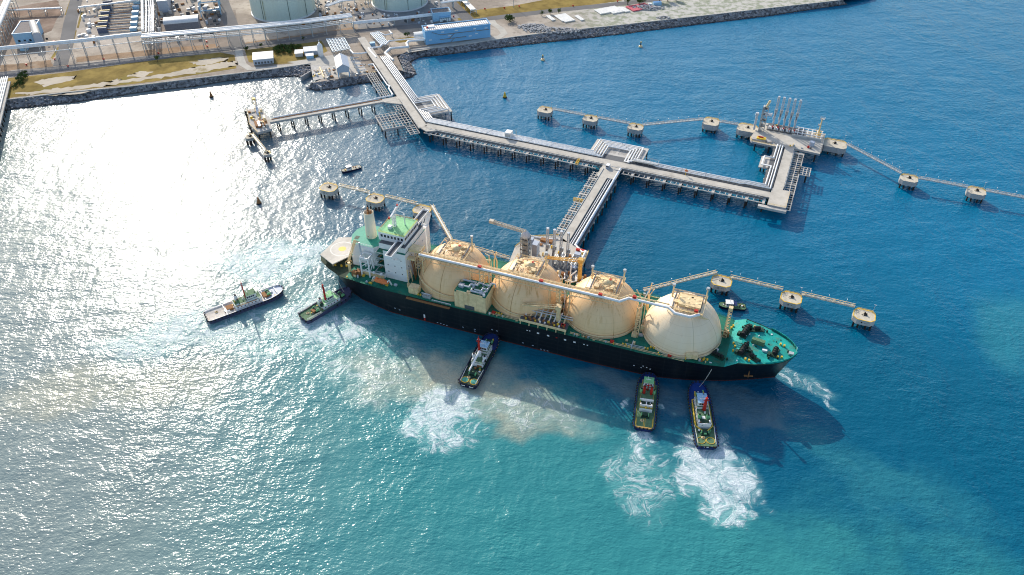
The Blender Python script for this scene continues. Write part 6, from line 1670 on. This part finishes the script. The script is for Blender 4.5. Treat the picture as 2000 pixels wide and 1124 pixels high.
# small red hydrants that dot the verges
rh = MB(); rh.cyl((0,0,0),.55,1.5,C_['red'],8); rh.cb(0,0,1.0,2.0,.6,.6,C_['red']); r0 = None
for px, py in ((107,117),(203,117),(310,106),(133,131),(52,128),(405,92),(404,83),(1014,14),(947,19),(985,17),(1119,13),(1206,4),(838,26),(886,34),(106,83)):
    c = W(px,py,GZ)
    if r0 is None: r0 = rh.build('hydrant', None, c)
    else: r0 = inst(r0, c)
    tag(r0, 'small red hydrant or valve box beside the plant roads', 'hydrant', 'red hydrants along the roads')
# ------------------------------------------------------------------ trees and bushes
_tp = {}
def tree(label, px, py, h, r, group=None, seed=0):
    c = W(px,py,GZ); rs = random.Random(seed); o = thing('tree' if h > 4 else 'bush', label, 'tree' if h > 4 else 'bush', c, rs.random()*6, group)
    m = MB(); m.tube([(0,0,-.1),(.1,0,h*.3),(.2,.1,h*.6)], r*.09, C_['bark'], 6, r1=r*.04)
    for i in range(4): a = i*1.6; m.tube([(.1,0,h*.35),(r*.5*math.cos(a),r*.5*math.sin(a),h*.65)], r*.045, C_['bark'], 5, r1=r*.02)
    m.build('trunk', o)
    m = MB(); cl = [(rs.uniform(-.6,.6)*r, rs.uniform(-.6,.6)*r, h*rs.uniform(.45,.85), rs.uniform(.3,.55)*r) for _ in range(8)]
    for k in range(330):
        x, y, z, q = rs.choice(cl); d = Vector((rs.gauss(0,1),rs.gauss(0,1),rs.gauss(0,.8))).normalized()*q*rs.uniform(.5,1.05)
        p = Vector((x,y,max(.3,z)))+d; a = Vector((rs.gauss(0,1),rs.gauss(0,1),rs.gauss(0,1))).normalized(); b_ = a.orthogonal().normalized(); s_ = r*rs.uniform(.07,.16)
        m.add([p+a*s_,p+b_*s_*.7,p-a*s_,p-b_*s_*.7],[(0,1,2,3)],C_['leaf'])
    m.build('crown', o); return o
k = 0
for lb, lst in (('dark bush in the clump above the left jetty root', [(41,151,4,3.5),(37,158,4,3.4),(44,160,3.5,3),(49,153,4,3.6),(35,167,3.5,3),(27,172,3,2.8),(46,167,3,2.5),(50,145,3.6,2.6),(39,163,3,2.6)]),
                ('green bush of the thicket behind the small waterfront shed', [(540,100,4,4),(548,97,4,4.4),(556,96,4,4.4),(563,98,3.8,3.6),(570,95,4,4.2),(577,97,4,4.6),(583,95,4,3.6),(553,102,3.4,3.4),(566,104,3.2,3.6),(544,106,3,3)])):
    for px, py, h, r in lst: tree(lb, px, py, h, r, 'bushes: '+lb, 40+k); k += 1
for lb, px, py, h, r in (('single tree on the grass below the coast road, left side',308,121,6,3.2),('small palm-like bush beside the path left of the waterfront shed',482,100,4,2.6),('tiny dark tree on the bank of the coast road above the silo',593,80,5,2),
  ('slim shrub by the coast road verge near the waterfront thicket',510,92,3.6,2.2),('round green bush beside the S-bend path',996,42,6,6),('small bush by the barrel annex',796,71,3.6,3.4),('little tree left of the white pipe heap',1058,31,5,2.4),('leafy tree behind the white pipe heap',1074,28,5.6,3.6),('small leafy tree right of the white pipe heap',1091,26,5,2.8),
  ('tall dark tree by the road above the red pipes',1226,9,8,5),('broad dark tree right of the tall tree by the road',1248,8,9,6.4),('dark tree at the top edge beside the site hut',1288,4,9,6),('rounded dark tree at the top edge right of the site hut',1304,3,9,6.4),('last dark tree at the top edge above the crest',1320,1,8,5.5)):
    tree(lb, px, py, h, r, None, 90+k); k += 1
